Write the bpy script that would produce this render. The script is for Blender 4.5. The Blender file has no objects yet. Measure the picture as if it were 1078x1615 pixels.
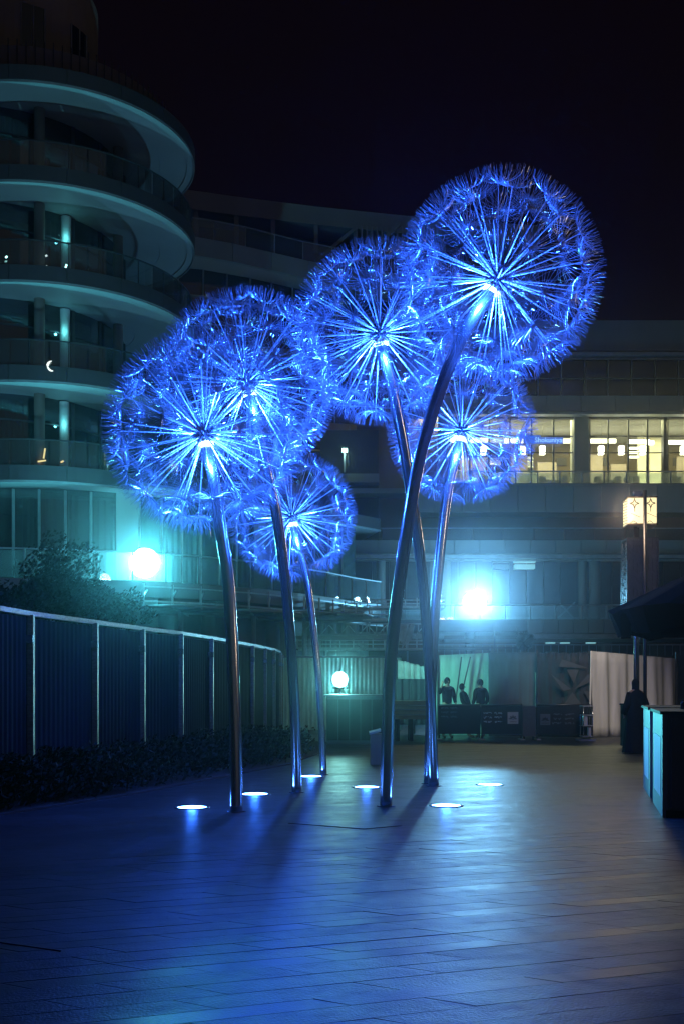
import bpy, math, random
from mathutils import Vector, Matrix

random.seed(7)
SC = bpy.context.scene
COL = SC.collection
PI = math.pi
F = 1700.0      # focal length, photo pixels
HZ = 1080.0     # horizon row
EYE = 1.6

# ------------------------------------------------------------------ camera
cam = bpy.data.cameras.new('camera')
camo = bpy.data.objects.new('camera', cam)
COL.objects.link(camo)
camo.location = (0, 0, EYE)
camo.rotation_euler = (PI / 2, 0, 0)
cam.sensor_fit = 'HORIZONTAL'
cam.sensor_width = 36.0
cam.lens = 36.0 * F / 1078.0
cam.shift_y = (HZ - 807.5) / 1078.0
cam.clip_start = 0.1
cam.clip_end = 3000
SC.camera = camo

# ------------------------------------------------------------------ world, dim city glow, exposure
world = bpy.data.worlds.new('World')
SC.world = world
world.use_nodes = True
wn = world.node_tree
wn.nodes.clear()
wo = wn.nodes.new('ShaderNodeOutputWorld')
bg1 = wn.nodes.new('ShaderNodeBackground')
bg1.inputs[0].default_value = (1.0, 0.42, 0.95, 1)
bg1.inputs[1].default_value = 0.0022
sky = wn.nodes.new('ShaderNodeTexSky')
sky.sky_type = 'NISHITA'
sky.sun_disc = False
sky.sun_elevation = math.radians(-9)
sky.sun_rotation = math.radians(200)
bg2 = wn.nodes.new('ShaderNodeBackground')
bg2.inputs[1].default_value = 0.02
wn.links.new(sky.outputs[0], bg2.inputs[0])
addw = wn.nodes.new('ShaderNodeAddShader')
wn.links.new(bg1.outputs[0], addw.inputs[0])
wn.links.new(bg2.outputs[0], addw.inputs[1])
wn.links.new(addw.outputs[0], wo.inputs[0])

sun = bpy.data.lights.new('city_glow', 'SUN')
sun.energy = 0.028
sun.angle = math.radians(60)
sun.color = (1.0, 0.92, 0.88)
suno = bpy.data.objects.new('city_glow', sun)
suno.rotation_euler = (math.radians(62), 0, math.radians(25))
COL.objects.link(suno)

SC.view_settings.view_transform = 'Standard'
SC.view_settings.look = 'None'
SC.view_settings.exposure = 0.0
SC.view_settings.gamma = 1.0
SC.view_settings.use_curve_mapping = False
SC.render.engine = 'CYCLES'
SC.cycles.use_denoising = True
try:
    SC.cycles.denoiser = 'OPENIMAGEDENOISE'
    SC.cycles.denoising_prefilter = 'ACCURATE'
    SC.cycles.denoising_input_passes = 'RGB_ALBEDO_NORMAL'
except Exception:
    pass
SC.cycles.max_bounces = 6
SC.cycles.diffuse_bounces = 2
SC.cycles.glossy_bounces = 3
SC.cycles.transmission_bounces = 4
SC.cycles.transparent_max_bounces = 16
SC.cycles.volume_bounces = 0
SC.cycles.sample_clamp_indirect = 3.0
SC.cycles.sample_clamp_direct = 0.0
SC.cycles.filter_width = 1.4


def P(px, py, Y):
    """world point seen at photo pixel (px,py) at distance Y"""
    return Vector(((px - 539.0) * Y / F, Y, EYE + (HZ - py) * Y / F))


def G(px, py):
    """ground point seen at photo pixel"""
    Y = F * EYE / (py - HZ)
    return Vector(((px - 539.0) * Y / F, Y, 0))


# ------------------------------------------------------------------ materials
def new_mat(name):
    m = bpy.data.materials.new(name)
    m.use_nodes = True
    nt = m.node_tree
    b = nt.nodes['Principled BSDF']
    return m, nt, b


def mat(name, col, rough=0.6, metal=0.0, spec=0.5, noise=0.15, scale=3.0, bump=0.0, bscale=40.0, stretch=(1, 1, 1)):
    m, nt, b = new_mat(name)
    b.inputs['Roughness'].default_value = rough
    b.inputs['Metallic'].default_value = metal
    b.inputs['Specular IOR Level'].default_value = spec
    tc = nt.nodes.new('ShaderNodeTexCoord')
    mp = nt.nodes.new('ShaderNodeMapping')
    mp.inputs['Scale'].default_value = stretch
    nt.links.new(tc.outputs['Object'], mp.inputs[0])
    n = nt.nodes.new('ShaderNodeTexNoise')
    n.inputs['Scale'].default_value = scale
    n.inputs['Detail'].default_value = 6
    nt.links.new(mp.outputs[0], n.inputs['Vector'])
    r = nt.nodes.new('ShaderNodeMapRange')
    r.inputs['From Min'].default_value = 0.3
    r.inputs['From Max'].default_value = 0.7
    r.inputs['To Min'].default_value = 1 - noise
    r.inputs['To Max'].default_value = 1 + noise
    nt.links.new(n.outputs[0], r.inputs[0])
    mx = nt.nodes.new('ShaderNodeVectorMath')
    mx.operation = 'SCALE'
    mx.inputs[0].default_value = col
    nt.links.new(r.outputs[0], mx.inputs['Scale'])
    nt.links.new(mx.outputs[0], b.inputs['Base Color'])
    if bump:
        n2 = nt.nodes.new('ShaderNodeTexNoise')
        n2.inputs['Scale'].default_value = bscale
        n2.inputs['Detail'].default_value = 4
        nt.links.new(mp.outputs[0], n2.inputs['Vector'])
        bp = nt.nodes.new('ShaderNodeBump')
        bp.inputs['Strength'].default_value = bump
        bp.inputs['Distance'].default_value = 0.01
        nt.links.new(n2.outputs[0], bp.inputs['Height'])
        nt.links.new(bp.outputs[0], b.inputs['Normal'])
    return m


def emis(name, col, strength):
    m, nt, b = new_mat(name)
    b.inputs['Base Color'].default_value = (0.1, 0.1, 0.1, 1)
    b.inputs['Emission Color'].default_value = (*col, 1)
    b.inputs['Emission Strength'].default_value = strength
    return m


def glass(name, tint=(0.8, 0.9, 0.95), refl=0.12, dirt=0.06, dirtcol=(0.5, 0.55, 0.55), rough=0.03):
    """thin pane: mostly see-through, some mirror, a little dust"""
    m, nt, b = new_mat(name)
    nt.nodes.remove(b)
    out = nt.nodes['Material Output']
    tr = nt.nodes.new('ShaderNodeBsdfTransparent')
    tr.inputs[0].default_value = (*tint, 1)
    gl = nt.nodes.new('ShaderNodeBsdfGlossy')
    gl.inputs['Roughness'].default_value = rough
    df = nt.nodes.new('ShaderNodeBsdfDiffuse')
    df.inputs[0].default_value = (*dirtcol, 1)
    m1 = nt.nodes.new('ShaderNodeMixShader')
    lw = nt.nodes.new('ShaderNodeLayerWeight')
    lw.inputs[0].default_value = 0.25
    mr = nt.nodes.new('ShaderNodeMapRange')
    mr.inputs['To Min'].default_value = refl
    mr.inputs['To Max'].default_value = 0.8
    nt.links.new(lw.outputs['Fresnel'], mr.inputs[0])
    nt.links.new(mr.outputs[0], m1.inputs[0])
    nt.links.new(tr.outputs[0], m1.inputs[1])
    nt.links.new(gl.outputs[0], m1.inputs[2])
    m2 = nt.nodes.new('ShaderNodeMixShader')
    nz = nt.nodes.new('ShaderNodeTexNoise')
    nz.inputs['Scale'].default_value = 1.3
    nz.inputs['Detail'].default_value = 5
    tc = nt.nodes.new('ShaderNodeTexCoord')
    nt.links.new(tc.outputs['Object'], nz.inputs['Vector'])
    mr2 = nt.nodes.new('ShaderNodeMapRange')
    mr2.inputs['To Min'].default_value = dirt * 0.4
    mr2.inputs['To Max'].default_value = dirt * 1.6
    nt.links.new(nz.outputs[0], mr2.inputs[0])
    nt.links.new(mr2.outputs[0], m2.inputs[0])
    tl = nt.nodes.new('ShaderNodeBsdfTranslucent')
    tl.inputs[0].default_value = (*dirtcol, 1)
    m3 = nt.nodes.new('ShaderNodeMixShader')
    m3.inputs[0].default_value = 0.5
    nt.links.new(df.outputs[0], m3.inputs[1])
    nt.links.new(tl.outputs[0], m3.inputs[2])
    nt.links.new(m1.outputs[0], m2.inputs[1])
    nt.links.new(m3.outputs[0], m2.inputs[2])
    nt.links.new(m2.outputs[0], out.inputs[0])
    return m


M = {}
M['steel'] = mat('stainless_steel', (0.55, 0.55, 0.55), 0.21, 0.96, noise=0.08, scale=2, stretch=(12, 12, 1), bump=0.05, bscale=60)
M['dark_steel'] = mat('dark_steel', (0.10, 0.10, 0.11), 0.4, 0.8)
M['hubmetal'] = mat('hub_metal', (0.05, 0.05, 0.06), 0.4, 0.3)
M['rod'] = mat('clear_acrylic_rod', (0.85, 0.88, 0.92), 0.28, 0.25, noise=0.1, scale=20)
M['needle'] = mat('acrylic_needle', (0.70, 0.74, 0.85), 0.25, 0.6, noise=0.2, scale=25)
M['blue_lens'] = emis('blue_lens', (0.12, 0.35, 1.0), 40)
M['hub_lens'] = emis('hub_lens', (0.25, 0.5, 1.0), 14)
M['flood_a'] = emis('flood_lens_teal', (0.35, 0.9, 1.0), 60)
M['flood_b'] = emis('flood_lens_blue', (0.45, 0.8, 1.0), 60)
M['flood_c'] = emis('flood_lens_green', (0.45, 1.0, 0.92), 60)
M['concrete'] = mat('painted_render', (0.36, 0.36, 0.35), 0.7, noise=0.12, scale=0.6)
M['bronze_clad'] = mat('bronze_cladding', (0.085, 0.070, 0.078), 0.45, 0.1, noise=0.08, scale=0.8)
M['panel'] = mat('cladding_panel', (0.30, 0.31, 0.31), 0.5, noise=0.08, scale=0.8, stretch=(1, 1, .3))
M['soffit'] = mat('soffit_board', (0.40, 0.41, 0.42), 0.55, noise=0.08, scale=0.5)
M['dark_wall'] = mat('dark_wall', (0.09, 0.085, 0.08), 0.7, noise=0.2, scale=0.6)
M['brown_wall'] = mat('brown_wall', (0.24, 0.20, 0.17), 0.7, noise=0.15, scale=0.5)
M['tan_render'] = mat('tan_render', (0.42, 0.34, 0.26), 0.8, noise=0.1, scale=0.6)
M['galv'] = mat('galvanised_rail', (0.62, 0.66, 0.66), 0.4, 0.3, noise=0.15, scale=6)
M['mullion'] = mat('mullion', (0.10, 0.10, 0.11), 0.4, 0.5)
M['frame_light'] = mat('frame_light', (0.38, 0.40, 0.42), 0.4, 0.3)
M['glass'] = glass('balcony_glass', (0.85, 0.93, 0.95), 0.07, 0.20)
M['win'] = glass('window_glass', (0.45, 0.5, 0.55), 0.14, 0.03)
M['towerglass'] = glass('tower_rail_glass', (0.85, 0.93, 0.95), 0.07, 0.07)
M['winpale'] = glass('pale_window_glass', (0.6, 0.66, 0.68), 0.10, 0.16)
M['winclear'] = glass('clear_window_glass', (0.85, 0.88, 0.88), 0.05, 0.01)
M['darkglass'] = mat('dark_glass', (0.012, 0.014, 0.02), 0.08, 0.0, 0.8, noise=0.1)
M['curtain'] = mat('curtain', (0.35, 0.33, 0.27), 0.8, noise=0.25, scale=2, stretch=(4, 4, .2))
M['lit_ceiling'] = mat('lit_room_paint', (0.74, 0.70, 0.55), 0.8, noise=0.04)
M['lit_wall'] = mat('lit_room_wall', (0.20, 0.155, 0.085), 0.8, noise=0.15, scale=0.7)
M['furniture'] = mat('dark_furniture', (0.02, 0.018, 0.015), 0.6)
M['strip'] = emis('strip_light', (1.0, 0.95, 0.62), 6)
M['pendant'] = emis('pendant_lamp', (1.0, 0.95, 0.7), 9)
M['warm'] = emis('warm_lamp', (1.0, 0.7, 0.28), 1.6)
M['cool'] = emis('cool_lamp', (0.5, 1.0, 0.9), 5)
M['ceilcool'] = emis('cool_ceiling_light', (0.35, 0.85, 0.95), 0.5)
M['white_glow'] = emis('white_glow', (0.85, 0.95, 0.9), 1.3)
M['lantern'] = emis('lantern_pane', (1.0, 0.84, 0.42), 1.25)
M['bronze'] = mat('bronze_lattice', (0.10, 0.075, 0.05), 0.4, 0.7)
M['screen'] = mat('pierced_screen', (0.06, 0.06, 0.065), 0.4, 0.6)
M['fence_panel'] = mat('navy_corrugated_panel', (0.009, 0.009, 0.014), 0.7, 0.0, spec=0.06, noise=0.25, scale=1.2)
M['wrap'] = mat('galvanised_post', (0.34, 0.29, 0.23), 0.3, 0.9, noise=0.3, scale=14, bump=0.6, bscale=30, stretch=(1, 1, 3))
M['hedge_leaf'] = mat('hedge_leaf', (0.010, 0.013, 0.008), 0.7, spec=0.1, noise=0.5, scale=4)
M['leaf'] = mat('leaf', (0.016, 0.024, 0.014), 0.65, spec=0.2, noise=0.4, scale=4)
M['bark'] = mat('bark', (0.06, 0.045, 0.03), 0.9, bump=0.5)
M['soil'] = mat('soil', (0.03, 0.025, 0.02), 0.95, noise=0.3)
M['black_cloth'] = mat('black_canvas', (0.0015, 0.0013, 0.0013), 0.95, spec=0.02, noise=0.2)
M['black'] = mat('black_fabric', (0.010, 0.010, 0.011), 0.9, spec=0.1)
M['skin'] = mat('skin', (0.30, 0.18, 0.12), 0.5, noise=0.05)
M['kiosk'] = mat('kiosk_board', (0.10, 0.09, 0.09), 0.55, noise=0.05)
M['kiosk_side'] = mat('kiosk_side_board', (0.17, 0.19, 0.20), 0.45, noise=0.05)
M['kiosk_slat'] = mat('kiosk_inset', (0.80, 0.82, 0.82), 0.35, noise=0.05)
M['hoard_teal'] = mat('teal_lit_hoarding', (0.42, 0.56, 0.50), 0.7, noise=0.2, scale=2, stretch=(4, 4, .5))  # teal tint stands in for the teal floodlight on the pale sheet
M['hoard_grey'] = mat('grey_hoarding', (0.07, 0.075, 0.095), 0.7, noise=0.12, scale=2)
M['hoard_tan'] = mat('beige_tarpaulin', (0.66, 0.63, 0.58), 0.75, noise=0.18, scale=1.6, stretch=(3, 3, .4))
M['banner'] = mat('black_banner', (0.007, 0.007, 0.010), 0.6, spec=0.2)
M['cloth_dark'] = mat('dark_print_cloth', (0.007, 0.007, 0.010), 0.7)
M['cloth_grey'] = mat('grey_print_cloth', (0.035, 0.033, 0.037), 0.7)
M['white_print'] = mat('white_print', (0.42, 0.44, 0.47), 0.5, noise=0.05)
M['dim_print'] = mat('grey_print', (0.07, 0.075, 0.09), 0.5, noise=0.05)
M['white_cloth'] = mat('white_sheet', (0.6, 0.62, 0.62), 0.8, noise=0.2)
M['olive'] = mat('olive_board', (0.14, 0.14, 0.08), 0.7)


# ------------------------------------------------------------------ mesh building
class MB:
    def __init__(s):
        s.v = []
        s.f = []

    def add(s, vs, fs):
        o = len(s.v)
        s.v += [tuple(x) for x in vs]
        s.f += [tuple(i + o for i in f) for f in fs]
        return s

    def box(s, x0, x1, y0, y1, z0, z1):
        return s.add([(x0, y0, z0), (x1, y0, z0), (x1, y1, z0), (x0, y1, z0),
                      (x0, y0, z1), (x1, y0, z1), (x1, y1, z1), (x0, y1, z1)],
                     [(0, 3, 2, 1), (4, 5, 6, 7), (0, 1, 5, 4), (1, 2, 6, 5), (2, 3, 7, 6), (3, 0, 4, 7)])

    def bar(s, a, b, w, d=None):
        """square bar from a to b"""
        d = d or w
        a, b = Vector(a), Vector(b)
        t = (b - a).normalized()
        up = Vector((0, 0, 1)) if abs(t.z) < 0.95 else Vector((0, 1, 0))
        u = t.cross(up).normalized() * w / 2
        w_ = t.cross(u).normalized() * d / 2
        vs = [a - u - w_, a + u - w_, a + u + w_, a - u + w_, b - u - w_, b + u - w_, b + u + w_, b - u + w_]
        return s.add(vs, [(0, 3, 2, 1), (4, 5, 6, 7), (0, 1, 5, 4), (1, 2, 6, 5), (2, 3, 7, 6), (3, 0, 4, 7)])

    def tube(s, pts, rad, n=10, caps=True):
        pts = [Vector(p) for p in pts]
        rr = rad if isinstance(rad, (list, tuple)) else [rad] * len(pts)
        o = len(s.v)
        ref = None
        for i, p in enumerate(pts):
            t = (pts[min(i + 1, len(pts) - 1)] - pts[max(i - 1, 0)]).normalized()
            if ref is None:
                ref = t.orthogonal().normalized()
            ref = (ref - t * ref.dot(t)).normalized()
            bi = t.cross(ref)
            for k in range(n):
                a = 2 * PI * k / n
                s.v.append(tuple(p + (ref * math.cos(a) + bi * math.sin(a)) * rr[i]))
        for i in range(len(pts) - 1):
            for k in range(n):
                k2 = (k + 1) % n
                s.f.append((o + i * n + k, o + i * n + k2, o + (i + 1) * n + k2, o + (i + 1) * n + k))
        if caps:
            s.f.append(tuple(o + k for k in reversed(range(n))))
            s.f.append(tuple(o + (len(pts) - 1) * n + k for k in range(n)))
        return s

    def strip(s, pts, z0, z1, th):
        """wall following a plan polyline, thickness th to the left of travel"""
        n = len(pts)
        off = []
        for i in range(n):
            a = Vector(pts[max(i - 1, 0)][:2])
            b = Vector(pts[min(i + 1, n - 1)][:2])
            t = (b - a).normalized()
            off.append(Vector(pts[i][:2]) + Vector((-t.y, t.x)) * th)
        o = len(s.v)
        z0s = z0 if isinstance(z0, list) else [z0] * n
        z1s = z1 if isinstance(z1, list) else [z1] * n
        for i in range(n):
            p, q = pts[i], off[i]
            s.v += [(p[0], p[1], z0s[i]), (p[0], p[1], z1s[i]), (q[0], q[1], z0s[i]), (q[0], q[1], z1s[i])]
        for i in range(n - 1):
            a = o + i * 4
            b = a + 4
            s.f += [(a, b, b + 1, a + 1), (a + 2, a + 3, b + 3, b + 2), (a + 1, b + 1, b + 3, a + 3), (a, a + 2, b + 2, b)]
        s.f += [(o, o + 1, o + 3, o + 2), (o + 4 * (n - 1), o + 4 * (n - 1) + 2, o + 4 * (n - 1) + 3, o + 4 * (n - 1) + 1)]
        return s

    def lathe(s, c, prof, n=24, a0=0, a1=2 * PI):
        """prof: (r,z) list around vertical axis at c"""
        full = abs(a1 - a0 - 2 * PI) < 1e-6
        m = n if full else n + 1
        o = len(s.v)
        for r, z in prof:
            for k in range(m):
                a = a0 + (a1 - a0) * k / n
                s.v.append((c[0] + r * math.cos(a), c[1] + r * math.sin(a), c[2] + z))
        for j in range(len(prof) - 1):
            for k in range(n):
                k2 = (k + 1) % m
                s.f.append((o + j * m + k, o + j * m + k2, o + (j + 1) * m + k2, o + (j + 1) * m + k))
        return s

    def prism(s, poly, y0, y1):
        """xz outline extruded along y"""
        n = len(poly)
        o = len(s.v)
        for x, z in poly:
            s.v.append((x, y0, z))
        for x, z in poly:
            s.v.append((x, y1, z))
        s.f.append(tuple(o + i for i in range(n)))
        s.f.append(tuple(o + n + i for i in reversed(range(n))))
        for i in range(n):
            j = (i + 1) % n
            s.f.append((o + i, o + n + i, o + n + j, o + j))
        return s

    def mesh(s, name, m, smooth=False):
        me = bpy.data.meshes.new(name)
        me.from_pydata(s.v, [], s.f)
        me.materials.append(m)
        if smooth:
            me.polygons.foreach_set('use_smooth', [True] * len(me.polygons))
        me.update()
        return me


def obj(name, mb, m, parent=None, smooth=False, loc=None):
    me = mb.mesh(name, m, smooth) if isinstance(mb, MB) else mb
    o = bpy.data.objects.new(name, me)
    COL.objects.link(o)
    if parent is not None:
        o.parent = parent
    if loc is not None:
        o.location = loc
    return o


def thing(name, label, cat, loc=(0, 0, 0), rz=0, group=None):
    o = bpy.data.objects.new(name, None)
    o.empty_display_size = 0.2
    COL.objects.link(o)
    o.location = loc
    o.rotation_euler = (0, 0, rz)
    return tag(o, label, cat, group)


def tag(o, label=None, cat=None, group=None, kind=None):
    if label: o['label'] = label
    if cat: o['category'] = cat
    if group: o['group'] = group
    if kind: o['kind'] = kind
    return o


def struct(name, mb, m, smooth=False):
    return tag(obj(name, mb, m, smooth=smooth), kind='structure')


def inst(me, name, parent, loc, rot=None, scale=None):
    o = bpy.data.objects.new(name, me)
    COL.objects.link(o)
    o.parent = parent
    o.location = loc
    if rot is not None:
        o.rotation_mode = 'QUATERNION'
        o.rotation_quaternion = rot
    if scale is not None:
        o.scale = scale if hasattr(scale, '__len__') else (scale,) * 3
    return o


def lamp(name, kind, loc, power, col, parent=None, radius=0.1, target=None, angle=60, blend=0.5):
    l = bpy.data.lights.new(name, kind)
    l.energy = power
    l.color = col
    if kind in ('POINT', 'SPOT'):
        l.shadow_soft_size = radius
    if kind == 'SPOT':
        l.spot_size = math.radians(angle)
        l.spot_blend = blend
    o = bpy.data.objects.new(name, l)
    COL.objects.link(o)
    o.location = loc
    if target is not None:
        d = Vector(target) - Vector(loc)
        o.rotation_euler = d.to_track_quat('-Z', 'Y').to_euler()
    if parent is not None:
        o.parent = parent
        o.matrix_parent_inverse = parent.matrix_world.inverted() if False else Matrix.Identity(4)
    return o


# ================================================================== GROUND
# rows of long stones run at this angle to the picture plane
RA = math.radians(19.8)
UX = Vector((math.cos(RA), math.sin(RA), 0))
UV = Vector((-math.sin(RA), math.cos(RA), 0))
PER = 0.84
ROWS = [0.0, 0.17, 0.393, 0.616]          # starts; first row is the smooth narrow one
WID = [0.17, 0.223, 0.223, 0.224]


def uv2w(u, v, z=0.0):
    p = UX * u + UV * v
    return (p.x, p.y, z)


def paving_material(name, joints):
    m, nt, b = new_mat(name)
    N = nt.nodes.new
    L = nt.links.new
    geo = N('ShaderNodeNewGeometry')
    dotv = N('ShaderNodeVectorMath'); dotv.operation = 'DOT_PRODUCT'; dotv.inputs[1].default_value = UV
    dotu = N('ShaderNodeVectorMath'); dotu.operation = 'DOT_PRODUCT'; dotu.inputs[1].default_value = UX
    L(geo.outputs['Position'], dotv.inputs[0]); L(geo.outputs['Position'], dotu.inputs[0])

    def math_(op, a, c, cl=False):
        n = N('ShaderNodeMath'); n.operation = op; n.use_clamp = cl
        for i, x in enumerate((a, c)):
            if x is None: continue
            if isinstance(x, (int, float)): n.inputs[i].default_value = x
            else: L(x, n.inputs[i])
        return n.outputs[0]
    v = math_('DIVIDE', dotv.outputs['Value'], PER)
    fr = math_('FRACT', v, None)
    smooth = math_('LESS_THAN', fr, 0.17 / PER)          # 1 on the honed strip
    row = math_('FLOOR', math_('MULTIPLY', dotv.outputs['Value'], 4 / PER), None)
    # per-stone tone
    comb = N('ShaderNodeCombineXYZ')
    L(math_('FLOOR', math_('ADD', math_('MULTIPLY', dotu.outputs['Value'], 1.1), math_('MULTIPLY', row, 0.37)), None), comb.inputs[0])
    L(row, comb.inputs[1])
    wn_ = N('ShaderNodeTexWhiteNoise'); wn_.noise_dimensions = '2D'
    L(comb.outputs[0], wn_.inputs['Vector'])
    n1 = N('ShaderNodeTexNoise'); n1.inputs['Scale'].default_value = 0.9; n1.inputs['Detail'].default_value = 8
    L(geo.outputs['Position'], n1.inputs['Vector'])
    n2 = N('ShaderNodeTexNoise'); n2.inputs['Scale'].default_value = 90; n2.inputs['Detail'].default_value = 3
    L(geo.outputs['Position'], n2.inputs['Vector'])
    tone = math_('ADD', math_('MULTIPLY', wn_.outputs['Value'], 0.05), math_('MULTIPLY', n1.outputs[0], 0.16))
    tone = math_('ADD', tone, math_('MULTIPLY', n2.outputs[0], 0.06))
    tone = math_('ADD', math_('MULTIPLY', tone, 0.27), 0.006)
    ns_ = N('ShaderNodeTexNoise'); ns_.inputs['Scale'].default_value = 2.2; ns_.inputs['Detail'].default_value = 7; ns_.inputs['Distortion'].default_value = 1.2
    L(geo.outputs['Position'], ns_.inputs['Vector'])
    stain = math_('MULTIPLY', math_('SUBTRACT', ns_.outputs[0], 0.52, False), 6.0, True)
    tone = math_('MULTIPLY', tone, math_('SUBTRACT', 1.0, math_('MULTIPLY', stain, 0.28)))
    if joints:
        # far away the joint lines between rows are only shown by the material
        lines = None
        for s in ROWS[:]:
            d = math_('ABSOLUTE', math_('SUBTRACT', fr, s / PER if s else 1.0), None)
            if not s:
                d = math_('MINIMUM', d, fr)
            l = math_('LESS_THAN', d, 0.008)
            lines = l if lines is None else math_('MAXIMUM', lines, l)
        tone = math_('MULTIPLY', tone, math_('SUBTRACT', 1.0, math_('MULTIPLY', lines, 0.2)))
    cr = N('ShaderNodeCombineColor')
    L(tone, cr.inputs[0]); L(math_('MULTIPLY', tone, 0.95), cr.inputs[1]); L(math_('MULTIPLY', tone, 0.9), cr.inputs[2])
    L(cr.outputs[0], b.inputs['Base Color'])
    rg0 = math_('MULTIPLY', stain, 0.05)
    rg = math_('ADD', rg0, math_('ADD', math_('MULTIPLY', smooth, -0.02), math_('ADD', 0.33, math_('MULTIPLY', n1.outputs[0], 0.14))))
    L(rg, b.inputs['Roughness'])
    b.inputs['Specular IOR Level'].default_value = 0.30
    bp = N('ShaderNodeBump'); bp.inputs['Distance'].default_value = 0.006
    st = math_('ADD', 0.75, math_('MULTIPLY', smooth, -0.4))
    L(st, bp.inputs['Strength'])
    n3 = N('ShaderNodeTexNoise'); n3.inputs['Scale'].default_value = 55; n3.inputs['Detail'].default_value = 7
    L(geo.outputs['Position'], n3.inputs['Vector'])
    n4 = N('ShaderNodeTexNoise'); n4.inputs['Scale'].default_value = 3.0; n4.inputs['Detail'].default_value = 2
    L(geo.outputs['Position'], n4.inputs['Vector'])
    L(math_('ADD', n3.outputs[0], math_('MULTIPLY', n4.outputs[0], 3.0)), bp.inputs['Height'])
    L(bp.outputs[0], b.inputs['Normal'])
    return m


M['paving'] = paving_material('stone_paving', True)
M['slab'] = paving_material('stone_slab', False)

V0, V1 = PER * 4, PER * 12          # slabs are separate pieces between these rows
U0, U1 = -1.6, 8.0
mb = MB()


def rect(u0, u1, v0, v1, z):
    mb.add([uv2w(u0, v0, z), uv2w(u1, v0, z), uv2w(u1, v1, z), uv2w(u0, v1, z)], [(0, 1, 2, 3)])


rect(-400, 400, V1, 900, 0)
rect(-400, 400, -80, V0, 0)
rect(-400, U0, V0, V1, 0)
rect(U1, 400, V0, V1, 0)
paving = struct('paving', mb, M['paving'])
mb = MB()
rect(U0 - .05, U1 + .05, V0 - .05, V1 + .05, -0.03)
tag(obj('bedding_mortar', mb, M['soil'], paving))
SL = 0.97
rndp = random.Random(3)
for k in range(4, 12):
    for j in range(4):
        w = WID[j] - 0.0022
        sk = w * 0.84                       # the ends are cut on the skew
        off = rndp.uniform(0, SL)
        u = U0 - off
        while u < U1:
            L_ = SL * rndp.choice((0.75, 1.0, 1.0, 1.25))
            a, c = max(u, U0), min(u + L_ - 0.0028, U1)
            u += L_
            if c - a < 0.1:
                continue
            v = k * PER + ROWS[j] + 0.004
            dz = rndp.uniform(-0.0012, 0.0)
            tl = rndp.uniform(-0.0009, 0.0009)
            tt = rndp.uniform(-0.0006, 0.0006)
            mid = uv2w((a + c) / 2, v + w / 2, 0)
            # skip stones the photograph cannot show
            if not (4.4 < mid[1] and abs(mid[0]) < 0.36 * mid[1] + 0.6):
                m0 = None
            mb = MB()
            q = [(a + sk / 2, v), (c + sk / 2, v), (c - sk / 2, v + w), (a - sk / 2, v + w)]
            if a == U0: q[0] = (a, v); q[3] = (a, v + w)
            if c == U1: q[1] = (c, v); q[2] = (c, v + w)
            e = 0.0018
            cu, cv = (a + c) / 2, v + w / 2
            top, rim, bot = [], [], []
            for i, (uu, vv) in enumerate(q):
                z = dz + tl * (1 if i in (1, 2) else -1) + tt * (1 if i > 1 else -1)
                iu = uu + e * (1 if uu < cu else -1); iv = vv + e * (1 if vv < cv else -1)
                top.append(Vector(uv2w(iu, iv, z)) - Vector(mid))
                rim.append(Vector(uv2w(uu, vv, z - 0.0015)) - Vector(mid))
                bot.append(Vector(uv2w(uu, vv, -0.028)) - Vector(mid))
            fs = [(0, 1, 2, 3)]
            for i in range(4):
                n_ = (i + 1) % 4
                fs += [(4 + i, 4 + n_, n_, i), (8 + i, 8 + n_, 4 + n_, 4 + i)]
            mb.add(top + rim + bot, fs)
            obj('paving_slab', mb, M['slab'], paving, loc=mid)
# two dark drain slots
for a, c in (((455, 1299), (572, 1308)), ((572, 1308), (632, 1303)), ((-60, 1479), (96, 1501))):
    A, B = G(*a), G(*c)
    mb = MB().bar(A + Vector((0, 0, .002)), B + Vector((0, 0, .002)), 0.010, 0.006)
    obj('drain_slot', mb, M['black'], paving)

# soil bed under the hedge
edge = [(-60, 1296), (0, 1287), (130, 1267), (222, 1252), (365, 1224), (458, 1206), (500, 1190), (520, 1172)]
epts = [G(*e) for e in edge]
# ================================================================== DANDELIONS
BLUE = (0.022, 0.12, 1.0)


def seed_mesh(seed):
    r = random.Random(seed)
    mb = MB()
    rad = 0.0023
    layers = [(28, [(0.006, 0), (0.10, 0.004), (0.175, 0.030), (0.232, 0.066), (0.256, 0.122)]),
              (11, [(0.006, 0.0), (0.06, 0.010), (0.105, 0.045), (0.130, 0.095), (0.14, 0.145)])]
    for n, prof in layers:
        ph = r.uniform(0, 1)
        for k in range(n):
            a = 2 * PI * (k + ph) / n + r.uniform(-.03, .03)
            s = r.uniform(0.90, 1.06)
            ca, sa = math.cos(a), math.sin(a)
            da = r.uniform(-.04, .04)
            pts = []
            for i, (x, z) in enumerate(prof):
                x *= s; z *= r.uniform(.97, 1.05)
                aa = a + da * i * .5
                pts.append((x * math.cos(aa), x * math.sin(aa), z))
            mb.tube(pts, [rad, rad, rad, rad * .9, rad * .7], 3, False)
    # collar disc that the needles spring from
    mb.lathe((0, 0, 0), [(0.0, -0.020), (0.012, -0.016), (0.017, 0.0), (0.012, 0.010), (0.0, 0.012)], 8)
    return mb.mesh('seed_head', M['needle'])


seed_meshes = [seed_mesh(i) for i in range(4)]


def catmull(pts, n=8):
    out = []
    for i in range(len(pts) - 1):
        p0, p1, p2, p3 = pts[max(i - 1, 0)], pts[i], pts[i + 1], pts[min(i + 2, len(pts) - 1)]
        for k in range(n):
            t = k / n
            out.append(0.5 * ((2 * p1) + (p2 - p0) * t + (2 * p0 - 5 * p1 + 4 * p2 - p3) * t * t + (3 * p1 - p0 - 3 * p2 + p3) * t ** 3))
    out.append(pts[-1])
    return out


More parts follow.
